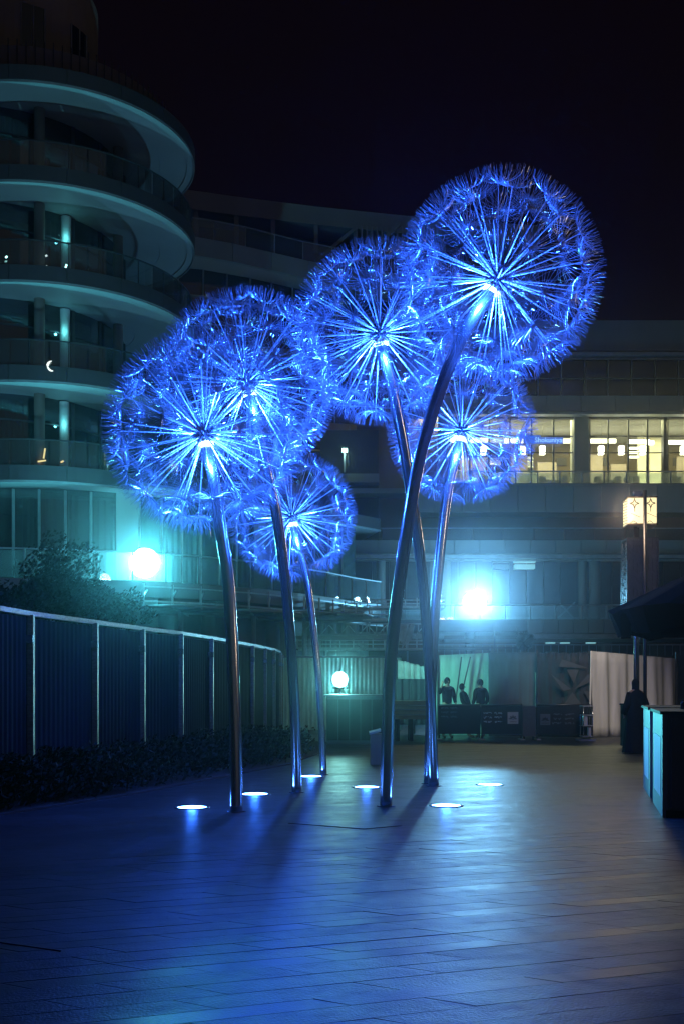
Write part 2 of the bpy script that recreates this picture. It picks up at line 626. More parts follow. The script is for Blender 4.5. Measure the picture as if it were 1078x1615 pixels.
DAND = [
    # name, hub px, R px, R m, stem px list, stem radius, uplight px, number of seeds
    ('A', (322, 684), 164, 1.40, [(373, 1280), (371, 1150), (362, 940), (349, 840), (338, 760), (324, 700)], .078, (303, 1274), 66,
     'glowing blue dandelion sculpture with the leftmost head, in front of the tower terrace floodlight'),
    ('B', (390, 603), 150, 1.33, [(468, 1250), (464, 1100), (452, 940), (436, 810), (421, 740), (393, 618)], .076, (402, 1253), 66,
     'glowing blue dandelion sculpture whose head overlaps behind the upper right of the leftmost head'),
    ('C', (460, 815), 107, 1.24, [(510, 1222), (503, 1080), (489, 950), (478, 890), (461, 828)], .062, (490, 1225), 60,
     'smallest and lowest blue dandelion sculpture on the thin short stem'),
    ('D', (598, 525), 147, 1.36, [(683, 1240), (676, 1050), (664, 900), (645, 760), (632, 680), (615, 600), (599, 540)], .082, (578, 1242), 66,
     'blue dandelion sculpture with the head in the middle, its stem crossing behind the tallest one'),
    ('E', (784, 440), 170, 1.35, [(608, 1272), (615, 1050), (632, 900), (655, 750), (678, 660), (710, 570), (745, 500), (781, 449)], .080, (703, 1271), 70,
     'tallest and largest blue dandelion sculpture leaning right against the night sky'),
    ('F', (727, 678), 122, 1.27, [(675, 1236), (681, 1050), (688, 930), (700, 810), (709, 755), (725, 694)], .080, (772, 1238), 62,
     'blue dandelion sculpture with the head in front of the lit restaurant windows'),
]
GRP = 'giant blue dandelion sculptures'
dand_hubs = []
for di, (nm, hp, Rpx, Rm, spx, srad, upx, ns, label) in enumerate(DAND):
    rr = random.Random(100 + di)
    Yh = Rm * F / Rpx
    H = P(hp[0], hp[1], Yh)
    base = G(*spx[0])
    root = thing('dandelion_sculpture', label, 'sculpture', base, 0, GRP)
    # stem
    n = len(spx)
    pts = []
    yb, yt = spx[0][1], spx[-1][1]
    for (px, py) in spx:
        t = (yb - py) / (yb - yt)
        Y = base.y + (Yh - base.y) * (t ** 1.6)
        pts.append(P(px, py, Y) - base)
    pts[0] = Vector((0, 0, 0))
    pts[-1] = (H - base) + (pts[-1] - (H - base)) * 1.0
    cp = catmull(pts, 8)
    obj('stem', MB().tube(cp, [srad * (1.0 + 0.06 * i / len(cp)) for i in range(len(cp))], 24), M['steel'], root, True)
    # welded sleeve joint half way and foot plate
    obj('foot_plate', MB().lathe((0, 0, 0), [(0.0, .012), (srad * 1.45, .012), (srad * 1.5, 0.0)], 28), M['dark_steel'], root)
    Hl = H - base
    # hub with studs
    mb = MB()
    hr = 0.085 * Rm
    prof = [(hr * math.sin(a), -hr * math.cos(a)) for a in [PI * i / 10 for i in range(11)]]
    mb.lathe(Hl, prof, 18)
    obj('hub', mb, M['hubmetal'], root, True)
    sdir = (cp[-4] - Hl).normalized()
    mb = MB()
    cpos = Hl + sdir * (hr + 0.05)
    mb.tube([cpos - sdir * .03, cpos + sdir * .02], [srad * 1.25, srad * 1.35], 20)
    obj('lamp_collar', mb, M['hub_lens'], root, True)
    rodme = MB().tube([(0, 0, 0.085), (0, 0, 0.14), (0, 0, .82)], [0.0090, 0.0072, 0.0048], 5).mesh('rod', M['rod'])
    studme = MB().tube([(0, 0, 0.078), (0, 0, 0.112)], [0.009, 0.008], 6).mesh('stud', M['hubmetal'])
    off = rr.uniform(0, 1)
    tilt = Matrix.Rotation(rr.uniform(0, PI), 3, 'Z') @ Matrix.Rotation(rr.uniform(.2, .9), 3, 'X')
    for k in range(ns):
        z = 1 - 2 * (k + .5) / ns
        a = PI * (1 + 5 ** .5) * k
        d = tilt @ Vector((math.sqrt(1 - z * z) * math.cos(a), math.sqrt(1 - z * z) * math.sin(a), z))
        d = (d + Vector((rr.uniform(-.06, .06), rr.uniform(-.06, .06), rr.uniform(-.06, .06)))).normalized()
        if d.dot(sdir) > 0.955:
            continue
        q = d.to_track_quat('Z', 'Y') @ Matrix.Rotation(rr.uniform(0, PI), 3, 'Z').to_quaternion()
        rod = inst(rodme, 'rod', root, Hl, q, Rm)
        inst(seed_meshes[rr.randrange(4)], 'seed_head', rod, (0, 0, .82), None, rr.uniform(.93, 1.04))
    # studs between the rods: far too small to pick apart
    mb = MB()
    for k in range(150):
        z = 1 - 2 * (k + .5) / 150
        a = PI * (1 + 5 ** .5) * k + 1
        d = Vector((math.sqrt(1 - z * z) * math.cos(a), math.sqrt(1 - z * z) * math.sin(a), z))
        mb.tube([Hl + d * hr * .9, Hl + d * hr * 1.35], 0.006 * Rm, 5)
    tag(obj('studs', mb, M['hubmetal'], root), kind='stuff')
    # lamps of this sculpture: one in the collar below the hub ...
    lamp('head_lamp', 'POINT', Hl + sdir * (hr + 0.34) + Vector((0, -0.20, 0)), 330 * Rm, BLUE, root, 0.05)
    # ... and one sunk into the paving
    U = G(*upx)
    ul = thing('ground_uplight', ['white-blue ground uplight left of the leftmost stem', 'ground uplight right beside the leftmost stem',
                                  'ground uplight between the second and third stems', 'ground uplight just left of the nearest right stem',
                                  'ground uplight at the top of the pale reflection', 'ground uplight furthest right on the paving'][di],
               'uplight', U, 0, 'blue uplights sunk in the paving')
    obj('trim_ring', MB().lathe((0, 0, 0), [(.23, 0.0), (.228, .008), (.19, .009), (.188, .0)], 32), M['dark_steel'], ul, True)
    obj('lens', MB().lathe((0, 0, 0), [(0.0, .007), (.13, .0065), (.188, .004)], 28), M['blue_lens'], ul, True)
    lamp('uplight_spill', 'POINT', (0, 0, .10), 10, (.03, .16, 1), ul, 0.05)
    bo = lamp('uplight_beam', 'SPOT', (0, 0, .04), 2200, BLUE, ul, 0.08, target=None, angle=30, blend=.6)
    bo.rotation_euler = (H - U).to_track_quat('-Z', 'Y').to_euler()
    dand_hubs.append(H)


# ================================================================== LEFT TOWER
TC = (-11.86, 44.2)
TR = 5.8
FC = (-14.3, 45.2)
FR = 5.1
ZS = [23.17 - 3.573 * i for i in range(6)]       # slab undersides, top down


def arc(c, r, a0, a1, n):
    return [(c[0] + r * math.cos(a0 + (a1 - a0) * i / n), c[1] + r * math.sin(a0 + (a1 - a0) * i / n)) for i in range(n + 1)]


tower = thing('round_tower', 'rounded tower of stacked disc-shaped balconies on the left, lit teal from below', 'building', (TC[0], TC[1], 0))
tinv = Vector((-TC[0], -TC[1], 0))


def tobj(name, mb, m, smooth=False):
    mb.v = [(x - TC[0], y - TC[1], z) for x, y, z in mb.v]
    return obj(name, mb, m, tower, smooth)


A0, A1 = math.radians(-150), math.radians(75)
for i, z in enumerate(ZS[:5]):
    R = TR
    # soffit: stepped rings, each a little lower than the next inner one
    mb = MB()
    ring = [(R - .06, 0.0), (R - .35, 0.0), (R - .36, .035), (R - 1.45, .05), (R - 1.46, .065), (R - 2.5, .08), (R - 2.51, .095), (R - 3.6, .11), (R - 3.61, .125), (.1, .15)]
    mb.lathe((TC[0], TC[1], z), [(r, h) for r, h in ring], 110)
    tobj('soffit', mb, M['soffit'])
    mb = MB()
    mb.lathe((TC[0], TC[1], z), [(R - .06, 0), (R - .06, -.05), (R - .02, -.05), (R - .02, .03)], 110)
    tobj('drip_trim', mb, M['frame_light'])
    mb = MB().lathe((TC[0], TC[1], z), [(R - .1, .56), (.1, .60)], 80)
    tobj('balcony_floor', mb, M['concrete'])
    # fascia panels, one mesh turned round the slab
    na = 18
    da = 2 * PI / na
    mb = MB().strip(arc((0, 0), R, -da / 2 + .0015, da / 2 - .0015, 6), .03, .57, .08)
    fme = mb.mesh('fascia_panel', M['bronze_clad'])
    for k in range(na):
        a = k * da
        if -2.9 < (a if a < PI else a - 2 * PI) < 1.6:
            inst(fme, 'fascia_panel', tower, (0, 0, z), Matrix.Rotation(a, 3, 'Z').to_quaternion())
    # glass rail
    if i > 0:
        na = 26
        da = 2 * PI / na
        mb = MB().strip(arc((0, 0), R - .14, -da / 2 + .004, da / 2 - .004, 4), .57, 1.5, .02)
        gme = mb.mesh('rail_pane', M['towerglass'])
        mb = MB().strip(arc((0, 0), R - .12, -da / 2, da / 2, 4), 1.5, 1.54, .06)
        mb.bar((R - .15, 0, .57), (R - .15, 0, 1.5), .03)
        hme = mb.mesh('handrail', M['mullion'])
        for k in range(na):
            a = k * da
            if -2.9 < (a if a < PI else a - 2 * PI) < 1.3:
                q = Matrix.Rotation(a, 3, 'Z').to_quaternion()
                inst(gme, 'rail_pane', tower, (0, 0, z), q)
                inst(hme, 'handrail', tower, (0, 0, z), q)
    # wall and glazing under this slab
    zb, zt = z - 3.573 + .6, z + .09
    na = 22
    da = 2 * PI / na
    q0 = FC[0] - TC[0], FC[1] - TC[1]
    mb = MB().strip(arc((0, 0), FR, -da / 2 + .01, da / 2 - .01, 3), zb, zt, .03)
    wme = mb.mesh('window_pane', M['win'])
    mb = MB()
    mb.bar((FR * math.cos(da / 2), FR * math.sin(da / 2), zb), (FR * math.cos(da / 2), FR * math.sin(da / 2), zt), .09, .14)
    mb.strip(arc((0, 0), FR + .02, -da / 2, da / 2, 3), zb + 2.05, zb + 2.11, .08)
    mme = mb.mesh('mullion', M['mullion'])
    mb = MB()
    nn = 26
    pp = []
    for s_ in range(nn + 1):
        a = -da / 2 + da * s_ / nn
        r_ = FR - .55 + .045 * math.sin(s_ * PI / 2)
        pp.append((r_ * math.cos(a), r_ * math.sin(a)))
    mb.strip(pp, zb, zt - .1, .01)
    cme = mb.mesh('curtain', M['curtain'])
    for k in range(na):
        a = k * da
        aa = a if a < PI else a - 2 * PI
        if -2.4 < aa < 1.0:
            q = Matrix.Rotation(a, 3, 'Z').to_quaternion()
            inst(wme, 'window_pane', tower, (q0[0], q0[1], 0), q)
            inst(mme, 'mullion', tower, (q0[0], q0[1], 0), q)
            if (k * 7 + i * 3) % 5 < 2:
                inst(cme, 'curtain', tower, (q0[0], q0[1], 0), q)
    # dark room core and round columns
    mb = MB().lathe((FC[0], FC[1], 0), [(FR - 1.6, zb), (FR - 1.6, zt)], 40)
    tobj('core_wall', mb, M['dark_wall'])
    for ang in (-100, -58, -18):
        a = math.radians(ang)
        c = (FC[0] + (FR + .45) * math.cos(a), FC[1] + (FR + .45) * math.sin(a), 0)
        tobj('column', MB().lathe(c, [(.2, zb), (.2, zt)], 20), M['brown_wall'], True)
# roof drum with slot windows
DC = (-13.8, 45.2)
mb = MB().lathe((DC[0], DC[1], 0), [(3.5, 23.7), (3.5, 30.0), (0.1, 30.2)], 60)
tobj('roof_drum', mb, M['tan_render'], False)
for px, y0, y1 in ((52, 8, 76), (124, 46, 96)):
    d = (P(px, 50, 1) - Vector((0, 0, EYE)))
    # nearest hit with the drum
    dx, dy = d.x, 1.0
    a_ = dx * dx + dy * dy; b_ = -2 * (dx * DC[0] + dy * DC[1]); c_ = DC[0] ** 2 + DC[1] ** 2 - 3.5 ** 2
    Yq = (-b_ - math.sqrt(max(b_ * b_ - 4 * a_ * c_, 0))) / (2 * a_)
    X = dx * Yq
    ang = math.atan2(Yq - DC[1], X - DC[0])
    zt = EYE + (HZ - y0) * Yq / F; zb = EYE + (HZ - y1) * Yq / F
    fr = MB().strip(arc(DC, 3.53, ang - .13, ang + .13, 4), zb, zt, .06)
    w = tobj('slot_window', fr, M['darkglass'])
    mb = MB()
    for s_ in (-.13, 0.0, .13):
        mb.bar((DC[0] + 3.56 * math.cos(ang + s_), DC[1] + 3.56 * math.sin(ang + s_), zb), (DC[0] + 3.56 * math.cos(ang + s_), DC[1] + 3.56 * math.sin(ang + s_), zt), .05)
    tobj('slot_window_frame', mb, M['frame_light'])
# roof parapet of mesh fencing
mb = MB().lathe((TC[0] - .35, TC[1], 0), [(5.05, 23.75), (5.05, 24.85), (4.98, 24.85), (4.98, 23.75)], 90)
tobj('roof_parapet', mb, M['brown_wall'])
mb = MB()
for k in range(60):
    a = math.radians(-150 + k * 3.6)
    c = (TC[0] - .35 + 5.1 * math.cos(a), TC[1] + 5.1 * math.sin(a))
    mb.bar((c[0], c[1], 23.8), (c[0], c[1], 25.05 + random.uniform(-.03, .03)), .03)
tag(tobj('parapet_posts', mb, M['dark_steel']), kind='stuff')
for px, zi in ((104, 1), (102, 2), (101, 3)):
    zb_, zt_ = ZS[zi + 1] + .6, ZS[zi] + .05
    c_ = P(px, 500, 41.6)
    tobj('pale_column', MB().lathe((c_.x, c_.y, 0), [(.2, zb_), (.2, zt_)], 18), M['kiosk_slat'], True)
    lamp('added_column_fill', 'POINT', (c_.x - TC[0] + .1, c_.y - TC[1] - .42, zt_ - .9), 5, (.15, .85, .9), tower, .05)  # added teal lamp that brightens the column, no fixture here
# small lights and a glowing crescent standing in for a reflection, on the balconies
for px, py, w, h, mt in ((70, 715, 3, 20, 'warm'), (98, 728, 6, 3, 'warm'), (66, 727, 16, 2.5, 'warm'),
                         (104, 420, 3, 8, 'cool'), (96, 430, 7, 2.5, 'cool'), (10, 405, 4, 3, 'cool'), (73, 403, 4, 1.6, 'white_glow'), (73, 420, 4, 1.4, 'white_glow'),
                         (65, 268, 3, 3, 'cool'), (112, 273, 3, 4, 'cool')):
    Y = 40.2
    a = P(px, py, Y)
    mb = MB().bar(a - Vector((w / 2 * Y / F, 0, h / 2 * Y / F)) * .8, a + Vector((w / 2 * Y / F, 0, h / 2 * Y / F)) * .8, .05)
    tobj('balcony_lamp', mb, M[mt])
cr = []
for k in range(9):
    a = math.radians(100 + k * 22)
    cr.append(P(83 + 8 * math.cos(a), 577 - 8 * math.sin(a), 38.6))
tobj('crescent_reflection', MB().tube(cr, [.015, .03, .045, .05, .055, .055, .05, .035, .015], 8), M['white_glow'])

# lowest storey: wide terrace level with tall glazing running right behind the dandelions
ztop = ZS[4]                # 8.88
podium = thing('terrace_podium', 'teal floodlit podium with tall glazing and glass-railed terrace behind the left fence', 'building', (-8, 40, 0))


def pobj(name, mb, m, smooth=False):
    mb.v = [(x + 8, y - 40, z) for x, y, z in mb.v]
    return obj(name, mb, m, podium, smooth)


wallpx = [(-60, 40.0), (60, 40.2), (130, 40.6), (200, 41.3), (270, 42.4), (340, 44), (420, 46), (500, 48.5), (560, 50.5)]
wall = [((px - 539) * Y / F, Y) for px, Y in wallpx]


def resample(pts, step):
    out = []
    d = 0
    tot = [0]
    for a, b in zip(pts, pts[1:]):
        tot.append(tot[-1] + math.hypot(b[0] - a[0], b[1] - a[1]))
    n = int(tot[-1] / step)
    for k in range(n + 1):
        s = k * tot[-1] / n
        i = 0
        while i < len(tot) - 2 and tot[i + 1] < s: i += 1
        t = (s - tot[i]) / (tot[i + 1] - tot[i])
        out.append((pts[i][0] + (pts[i + 1][0] - pts[i][0]) * t, pts[i][1] + (pts[i + 1][1] - pts[i][1]) * t))
    return out


wl = resample(wall, .9)
for k in range(len(wl) - 1):
    a, b = wl[k], wl[k + 1]
    if k % 7 == 6:
        mb = MB().strip([a, b], 5.2, ztop + .1, .25)
        pobj('wall_pier', mb, M['panel'])
        continue
    mb = MB().strip([a, b], 5.2, ztop + .05, .03)
    pobj('window_pane', mb, M['winpale'])
    mb = MB().bar((a[0], a[1] - .05, 5.2), (a[0], a[1] - .05, ztop), .07, .16)
    pobj('mullion', mb, M['frame_light'])
    if k % 3 != 1:
        n_ = 14
        pp = [(a[0] + (b[0] - a[0]) * s_ / n_, a[1] + (b[1] - a[1]) * s_ / n_ + .5 + .05 * math.sin(s_ * PI / 2)) for s_ in range(n_ + 1)]
        pobj('curtain', MB().strip(pp, 5.2, ztop - .2, .01), M['curtain'])
pobj('inner_wall', MB().strip([(x, y + 1.6) for x, y in wall], 5.2, ztop + .1, .1), M['brown_wall'])
# roof slab of the podium continuing the tower's lowest balcony
edgepx = [(225, 39.0), (270, 39.9), (330, 41.5), (400, 43.6), (470, 46), (560, 49.5), (600, 51)]
ed = [((px - 539) * Y / F, Y) for px, Y in edgepx]
pobj('roof_fascia', MB().strip(ed, ztop + .03, ztop + .57, .1), M['bronze_clad'])
o = MB()
for (a, b) in zip(ed, ed[1:]):
    o.add([(a[0], a[1] + .1, ztop + .04), (b[0], b[1] + .1, ztop + .04), (b[0] - 1.5, b[1] + 7, ztop + .04), (a[0] - 1.5, a[1] + 7, ztop + .04)], [(0, 1, 2, 3)])
pobj('roof_soffit', o, M['soffit'])
pobj('drip_trim', MB().strip([(x, y - .03) for x, y in ed], ztop - .03, ztop + .05, .06), M['frame_light'])
# terrace slab, z 5.2, with glass rail
tpx = [(-80, 35.9), (40, 36.3), (140, 36.8), (230, 37.4), (320, 38.6), (400, 40.2), (470, 42.3), (520, 44.3), (560, 46.5), (600, 48.2)]
te = [((px - 539) * Y / F, Y) for px, Y in tpx]
o = MB()
for (a, b) in zip(te, te[1:]):
    o.add([(a[0], a[1], 5.2), (b[0], b[1], 5.2), (b[0] - 1.2, b[1] + 8, 5.2), (a[0] - 1.2, a[1] + 8, 5.2)], [(0, 1, 2, 3)])
    o.add([(a[0], a[1] + .1, 4.7), (b[0], b[1] + .1, 4.7), (b[0] - 1.2, b[1] + 8, 4.7), (a[0] - 1.2, a[1] + 8, 4.7)], [(3, 2, 1, 0)])
pobj('terrace_floor', o, M['concrete'])
pobj('terrace_fascia', MB().strip(te, 4.65, 5.19, .12), M['panel'])
rp = resample(te, 1.15)
for a, b in zip(rp, rp[1:]):
    ax, bx = Vector((a[0], a[1] + .06)), Vector((b[0], b[1] + .06))
    d = (bx - ax) * .02
    pobj('rail_pane', MB().strip([tuple(ax + d), tuple(bx - d)], 5.22, 6.14, .02), M['glass'])
    mb = MB().bar((ax.x, ax.y, 5.2), (ax.x, ax.y, 6.2), .045)
    mb.bar((ax.x, ax.y, 6.2), (bx.x, bx.y, 6.2), .05)
    pobj('rail_post', mb, M['frame_light'])
# steel outriggers and guard rails hung on the terrace edge
rp2 = resample([(x + .05, y - .75) for x, y in te[3:]], 1.05)
for k, (a, b) in enumerate(zip(rp2, rp2[1:])):
    mb = MB().bar((a[0], a[1], 4.15), (a[0], a[1] + .0, 5.05), .07)
    mb.bar((a[0], a[1], 4.62), (a[0], a[1] + .8, 4.9), .05)
    pobj('outrigger', mb, M['galv'])
    mb = MB().bar((a[0], a[1], 4.95), (b[0], b[1], 4.95), .05).bar((a[0], a[1], 4.45), (b[0], b[1], 4.45), .06)
    mb.bar((a[0], a[1], 4.2), (b[0], b[1], 4.2), .09)
    tag(pobj('guard_rail', mb, M['galv']), kind='stuff')
# lower level of the podium
pobj('lower_wall', MB().strip([(x - .5, y + 2.6) for x, y in te], 0, 4.7, .3), M['concrete'])
for px, Y in ((185, 38.5), (262, 39), (330, 40.3), (430, 43.5), (520, 46.8), (555, 48.5)):
    c = ((px - 539) * Y / F, Y, 0)
    pobj('column', MB().lathe(c, [(.3, 0), (.3, 4.7)], 20), M['panel'], True)
# stacked chairs on the terrace at the left
ch = thing('terrace_furniture', 'row of dark folding chairs behind the glass rail left of the floodlight', 'chairs', P(45, 880, 38.4))
for k in range(7):
    x = -.6 + k * .32
    mb = MB().bar((x, 0, -.35), (x + .18, 0, .55), .035).bar((x + .25, 0, -.35), (x + .05, 0, .3), .035)
    mb.bar((x + .17, -.2, .5), (x + .17, .2, .5), .04).bar((x + .1, -.2, .12), (x + .1, .2, .12), .04)
    obj('folding_chair', mb, M['furniture'], ch)
ch.location.z = 5.2 + .36


# round canopy roofs below the terrace edge
def canopy(px, py, Y, rx, label):
    c = P(px, py, Y)
    t = thing('round_canopy', label, 'canopy', (c.x, c.y, 0), 0, 'round shade canopies under the terrace')
    z = c.z
    obj('canopy_roof', MB().lathe((0, 0, 0), [(.15, z + .16), (rx * .6, z + .1), (rx, z + .02), (rx, z - .04), (rx * .6, z - .02), (.1, z + .02)], 48), M['panel'], t, True)
    for k in range(12):
        a = 2 * PI * k / 12
        obj('rib', MB().bar((.1 * math.cos(a), .1 * math.sin(a), z - .06), ((rx - .05) * math.cos(a), (rx - .05) * math.sin(a), z - .07), .04, .07), M['frame_light'], t)
    obj('canopy_post', MB().tube([(0, 0, 0), (0, 0, z)], .09, 14), M['frame_light'], t, True)


canopy(285, 962, 36.0, 1.9, 'flat round canopy nearest the left floodlight, above the fence')
canopy(480, 972, 41.0, 2.6, 'large round canopy behind the middle stems at the end of the terrace')
canopy(400, 968, 38.0, 1.7, 'middle round canopy between the two leftmost stems')

# ================================================================== MIDDLE BUILDING (long curved block at the back)
mid = thing('curved_block', 'long dark curved apartment block behind the dandelion heads', 'building', (0, 56, 0))


def mobj(name, mb, m, smooth=False):
    mb.v = [(x, y - 56, z) for x, y, z in mb.v]
    return obj(name, mb, m, mid, smooth)


def line(lst):
    return [((px - 539) * Y / F, Y) for px, Y in lst]


def y2z(py, Y): return EYE + (HZ - py) * Y / F


topl = line([(230, 54.3), (370, 55.7), (500, 56.9), (640, 58.0), (760, 58.8), (850, 59.2)])
Zt = 26.85
mobj('roof_fascia', MB().strip([(x, y - .0) for x, y in topl], Zt - .95, Zt, .3), M['panel'])
mobj('top_wall', MB().strip([(x, y + 2.2) for x, y in topl], 21.5, Zt - .3, .3), M['dark_wall'])
o = MB()
for a, b in zip(topl, topl[1:]):
    o.add([(a[0], a[1], Zt - .9), (b[0], b[1], Zt - .9), (b[0], b[1] + 6, Zt - .9), (a[0], a[1] + 6, Zt - .9)], [(0, 1, 2, 3)])
    o.add([(a[0], a[1] + .2, Zt - .02), (b[0], b[1] + .2, Zt - .02), (b[0], b[1] + 8, Zt - .02), (a[0], a[1] + 8, Zt - .02)], [(3, 2, 1, 0)])
mobj('roof', o, M['concrete'])
for px in (291, 308, 372, 430, 498, 560, 585, 610, 700, 780):
    i = px
    Y = 54.3 + (px - 230) / 410 * 3.7
    x = (px - 539) * Y / F
    mobj('roof_column', MB().bar((x, Y + .35, y2z(395, Y)), (x, Y + .35, Zt - .95), .22), M['panel'])
for (p0, y0, p1, y1) in ((498, 412, 560, 360), (262, 350, 280, 378), (585, 400, 630, 352)):
    Y = 57.4
    mobj('brace', MB().bar(P(p0, y0, Y), P(p1, y1, Y), .18), M['panel'])
for k in range(14):
    px = 562 + k * 8
    Y = 57.4 + k * .06
    mobj('louvre_fin', MB().bar(P(px, 392, Y), P(px, 358, Y), .07, .25), M['frame_light'])
# storeys: floor bands with recessed glazing between
bands = [(22.6, 23.5, [(230, 52.0), (307, 52.6), (390, 53.8), (470, 55.4), (560, 56.8), (700, 58), (850, 58.8)]),
         (18.2, 18.9, [(230, 54), (400, 55), (560, 56.5), (700, 57.6), (850, 58.5)]),
         (14.6, 15.2, [(230, 54), (400, 55), (560, 56.3), (700, 57.4), (850, 58.2)]),
         (11.2, 11.8, [(230, 54), (400, 54.5), (520, 55), (640, 55.2), (700, 56), (850, 57)]),
         (7.9, 8.4, [(230, 54), (400, 54.5), (560, 55), (700, 56), (850, 57)])]
for bi, (z0, z1, lst) in enumerate(bands):
    l = line(lst)
    sg = resample(l, 2.0)
    for a, b in zip(sg, sg[1:]):
        d = Vector((b[0] - a[0], b[1] - a[1])) * .006
        mobj('fascia_panel', MB().strip([(a[0] + d.x, a[1] + d.y), (b[0] - d.x, b[1] - d.y)], z0, z1, .2), M['panel'])
    o = MB()
    for a, b in zip(l, l[1:]):
        o.add([(a[0], a[1] + .1, z0 + .03), (b[0], b[1] + .1, z0 + .03), (b[0], b[1] + 5, z0 + .03), (a[0], a[1] + 5, z0 + .03)], [(0, 1, 2, 3)])
        o.add([(a[0], a[1] + .1, z1 - .03), (b[0], b[1] + .1, z1 - .03), (b[0], b[1] + 5, z1 - .03), (a[0], a[1] + 5, z1 - .03)], [(3, 2, 1, 0)])
    mobj('floor_slab', o, M['soffit'])
    zb = bands[bi + 1][1] if bi + 1 < len(bands) else 0
    gl = resample([(x, y + 1.9) for x, y in l], 1.25)
    for k, (a, b) in enumerate(zip(gl, gl[1:])):
        mobj('window_pane', MB().strip([a, b], zb, z0 + .02, .03), M['win'])
        mobj('mullion', MB().bar((a[0], a[1] - .05, zb), (a[0], a[1] - .05, z0), .08, .14), M['frame_light'])
        if (k * 5 + bi) % 4 == 0:
            mobj('curtain', MB().strip([(a[0], a[1] + .4), (b[0], b[1] + .4)], zb, z0 - .05, .02), M['curtain'])
    mobj('transom', MB().strip([(x, y + 1.82) for x, y in l], zb + 2.3, zb + 2.38, .1), M['frame_light'])
    mobj('back_wall', MB().strip([(x, y + 4.2) for x, y in l], zb, z0 + .1, .2), M['dark_wall'])
    rl = resample([(x, y + .15) for x, y in l], 1.6)
    for a, b in zip(rl, rl[1:]):
        mobj('rail_pane', MB().strip([(a[0] + .03, a[1]), (b[0] - .03, b[1])], z1, z1 + .95, .02), M['glass'])
        mobj('rail_post', MB().bar((a[0], a[1], z1), (a[0], a[1], z1 + 1), .04).bar((a[0], a[1], z1 + 1), (b[0], b[1], z1 + 1), .04), M['frame_light'])
# lit flat windows left
for px, py, w, h, s in ((270, 455, 10, 26, .035), (282, 458, 8, 26, .05), (306, 462, 9, 22, .06), (324, 466, 12, 4, .35), (326, 478, 10, 16, .05)):
    Y = 56.8
    a = P(px, py, Y)
    mobj('lit_blind', MB().box(a.x - w / 2 * Y / F, a.x + w / 2 * Y / F, a.y, a.y + .05, a.z - h / 2 * Y / F, a.z + h / 2 * Y / F), emis('lit_blind', (.8, 1, .7), s))
# brown service wall, door, balcony box, ledge in the gap between heads
Y = 54.5
mobj('service_wall', MB().box(P(562, 0, Y).x, P(700, 0, Y).x, Y, Y + .3, y2z(850, Y), y2z(660, Y)), M['brown_wall'])
mobj('service_door', MB().box(P(572, 0, Y).x, P(593, 0, Y).x, Y - .06, Y, y2z(850, Y), y2z(786, Y)), M['dark_wall'])
mobj('ledge', MB().box(P(548, 0, 53).x, P(700, 0, 53).x, 53, 54.45, y2z(778, 53), y2z(770, 53)), M['panel'])
mobj('balcony_box', MB().box(P(520, 0, 53.6).x, P(597, 0, 53.6).x, 53.4, 54.45, y2z(762, 53.6), y2z(748, 53.6)), M['panel'])
for k in range(9):
    px = 548 + k * 5.6
    mobj('balcony_grille', MB().bar(P(px, 748, 53.45), P(px, 700, 53.45), .035), M['dark_steel'])
mobj('dark_bay', MB().box(P(505, 0, 54.4).x, P(596, 0, 54.4).x, 54.2, 54.4, y2z(850, 54.4), y2z(680, 54.4)), M['dark_wall'])
mobj('lamp_bracket', MB().bar(P(543, 745, 53.2), P(543, 714, 53.2), .1), M['frame_light'])
mobj('area_lamp', MB().box(P(539, 0, 53).x, P(547.5, 0, 53).x, 52.9, 53.1, y2z(713, 53), y2z(707.5, 53)), M['cool'])
lamp('area_lamp_light', 'POINT', (P(543, 712, 52.6).x, 52.5 - 56, P(543, 712, 52.6).z), 12, (.5, 1, .9), mid, .1)

# ================================================================== RIGHT BUILDING
RY = 52.0
rb = thing('restaurant_building', 'wide building on the right with a lit upper restaurant floor and terraces', 'building', (8, RY, 0))


def robj(name, mb, m, smooth=False):
    mb.v = [(x - 8, y - RY, z) for x, y, z in mb.v]
    return obj(name, mb, m, rb, smooth)


def rbox(name, px0, px1, py0, py1, Y, depth, m):
    """box whose front face shows at these pixels, front at Y"""
    return robj(name, MB().box((px0 - 539) * Y / F, (px1 - 539) * Y / F, Y, Y + depth, y2z(py1, Y), y2z(py0, Y)), m)


XL, XR = 848, 1290
rbox('roof_parapet', 700, XR, 505, 553, 54.0, .4, M['panel'])
rbox('parapet_trim', 700, XR, 555, 560, 53.8, .5, M['frame_light'])
# dark top windows
for k in range(16):
    p0 = 700 + 37 * k
    for (a, b) in ((567, 596), (598, 623)):
        rbox('dark_window_pane', p0 + 1, p0 + 35.5, a, b, 54.2, .05, M['darkglass'])
rbox('window_back', 690, XR, 556, 626, 54.6, .2, M['dark_wall'])
robj('window_grid', (lambda m_: ([m_.bar(P(700 + 37 * k - .5, 566, 54.1), P(700 + 37 * k - .5, 624, 54.1), .05) for k in range(17)],
                                 m_.bar(P(695, 597, 54.1), P(XR, 597, 54.1), .05), m_.bar(P(695, 566, 54.1), P(XR, 566, 54.1), .08), m_)[-1])(MB()), M['frame_light'])


def panel_row(px0, px1, step, py0, py1, Y, name='cladding_panel'):
    p = px0
    w = (step - 1.0) * Y / F
    h = (py1 - py0) * Y / F
    me = MB().box(0, w, 0, .12, 0, h).mesh(name, M['panel'])
    while p < px1:
        c = P(p, py1, Y)
        inst(me, name, rb, (c.x - 8, c.y - RY, c.z))
        p += step


panel_row(700, 1240, 54, 624, 649, 53.2)
rbox('white_trim', 700, XR, 650, 653, 53.0, .5, M['frame_light'])
rbox('window_head', 700, XR, 654, 660, 53.9, .3, M['brown_wall'])
rbox('upper_slab', 700, XR, 630, 652, 53.6, 7, M['concrete'])
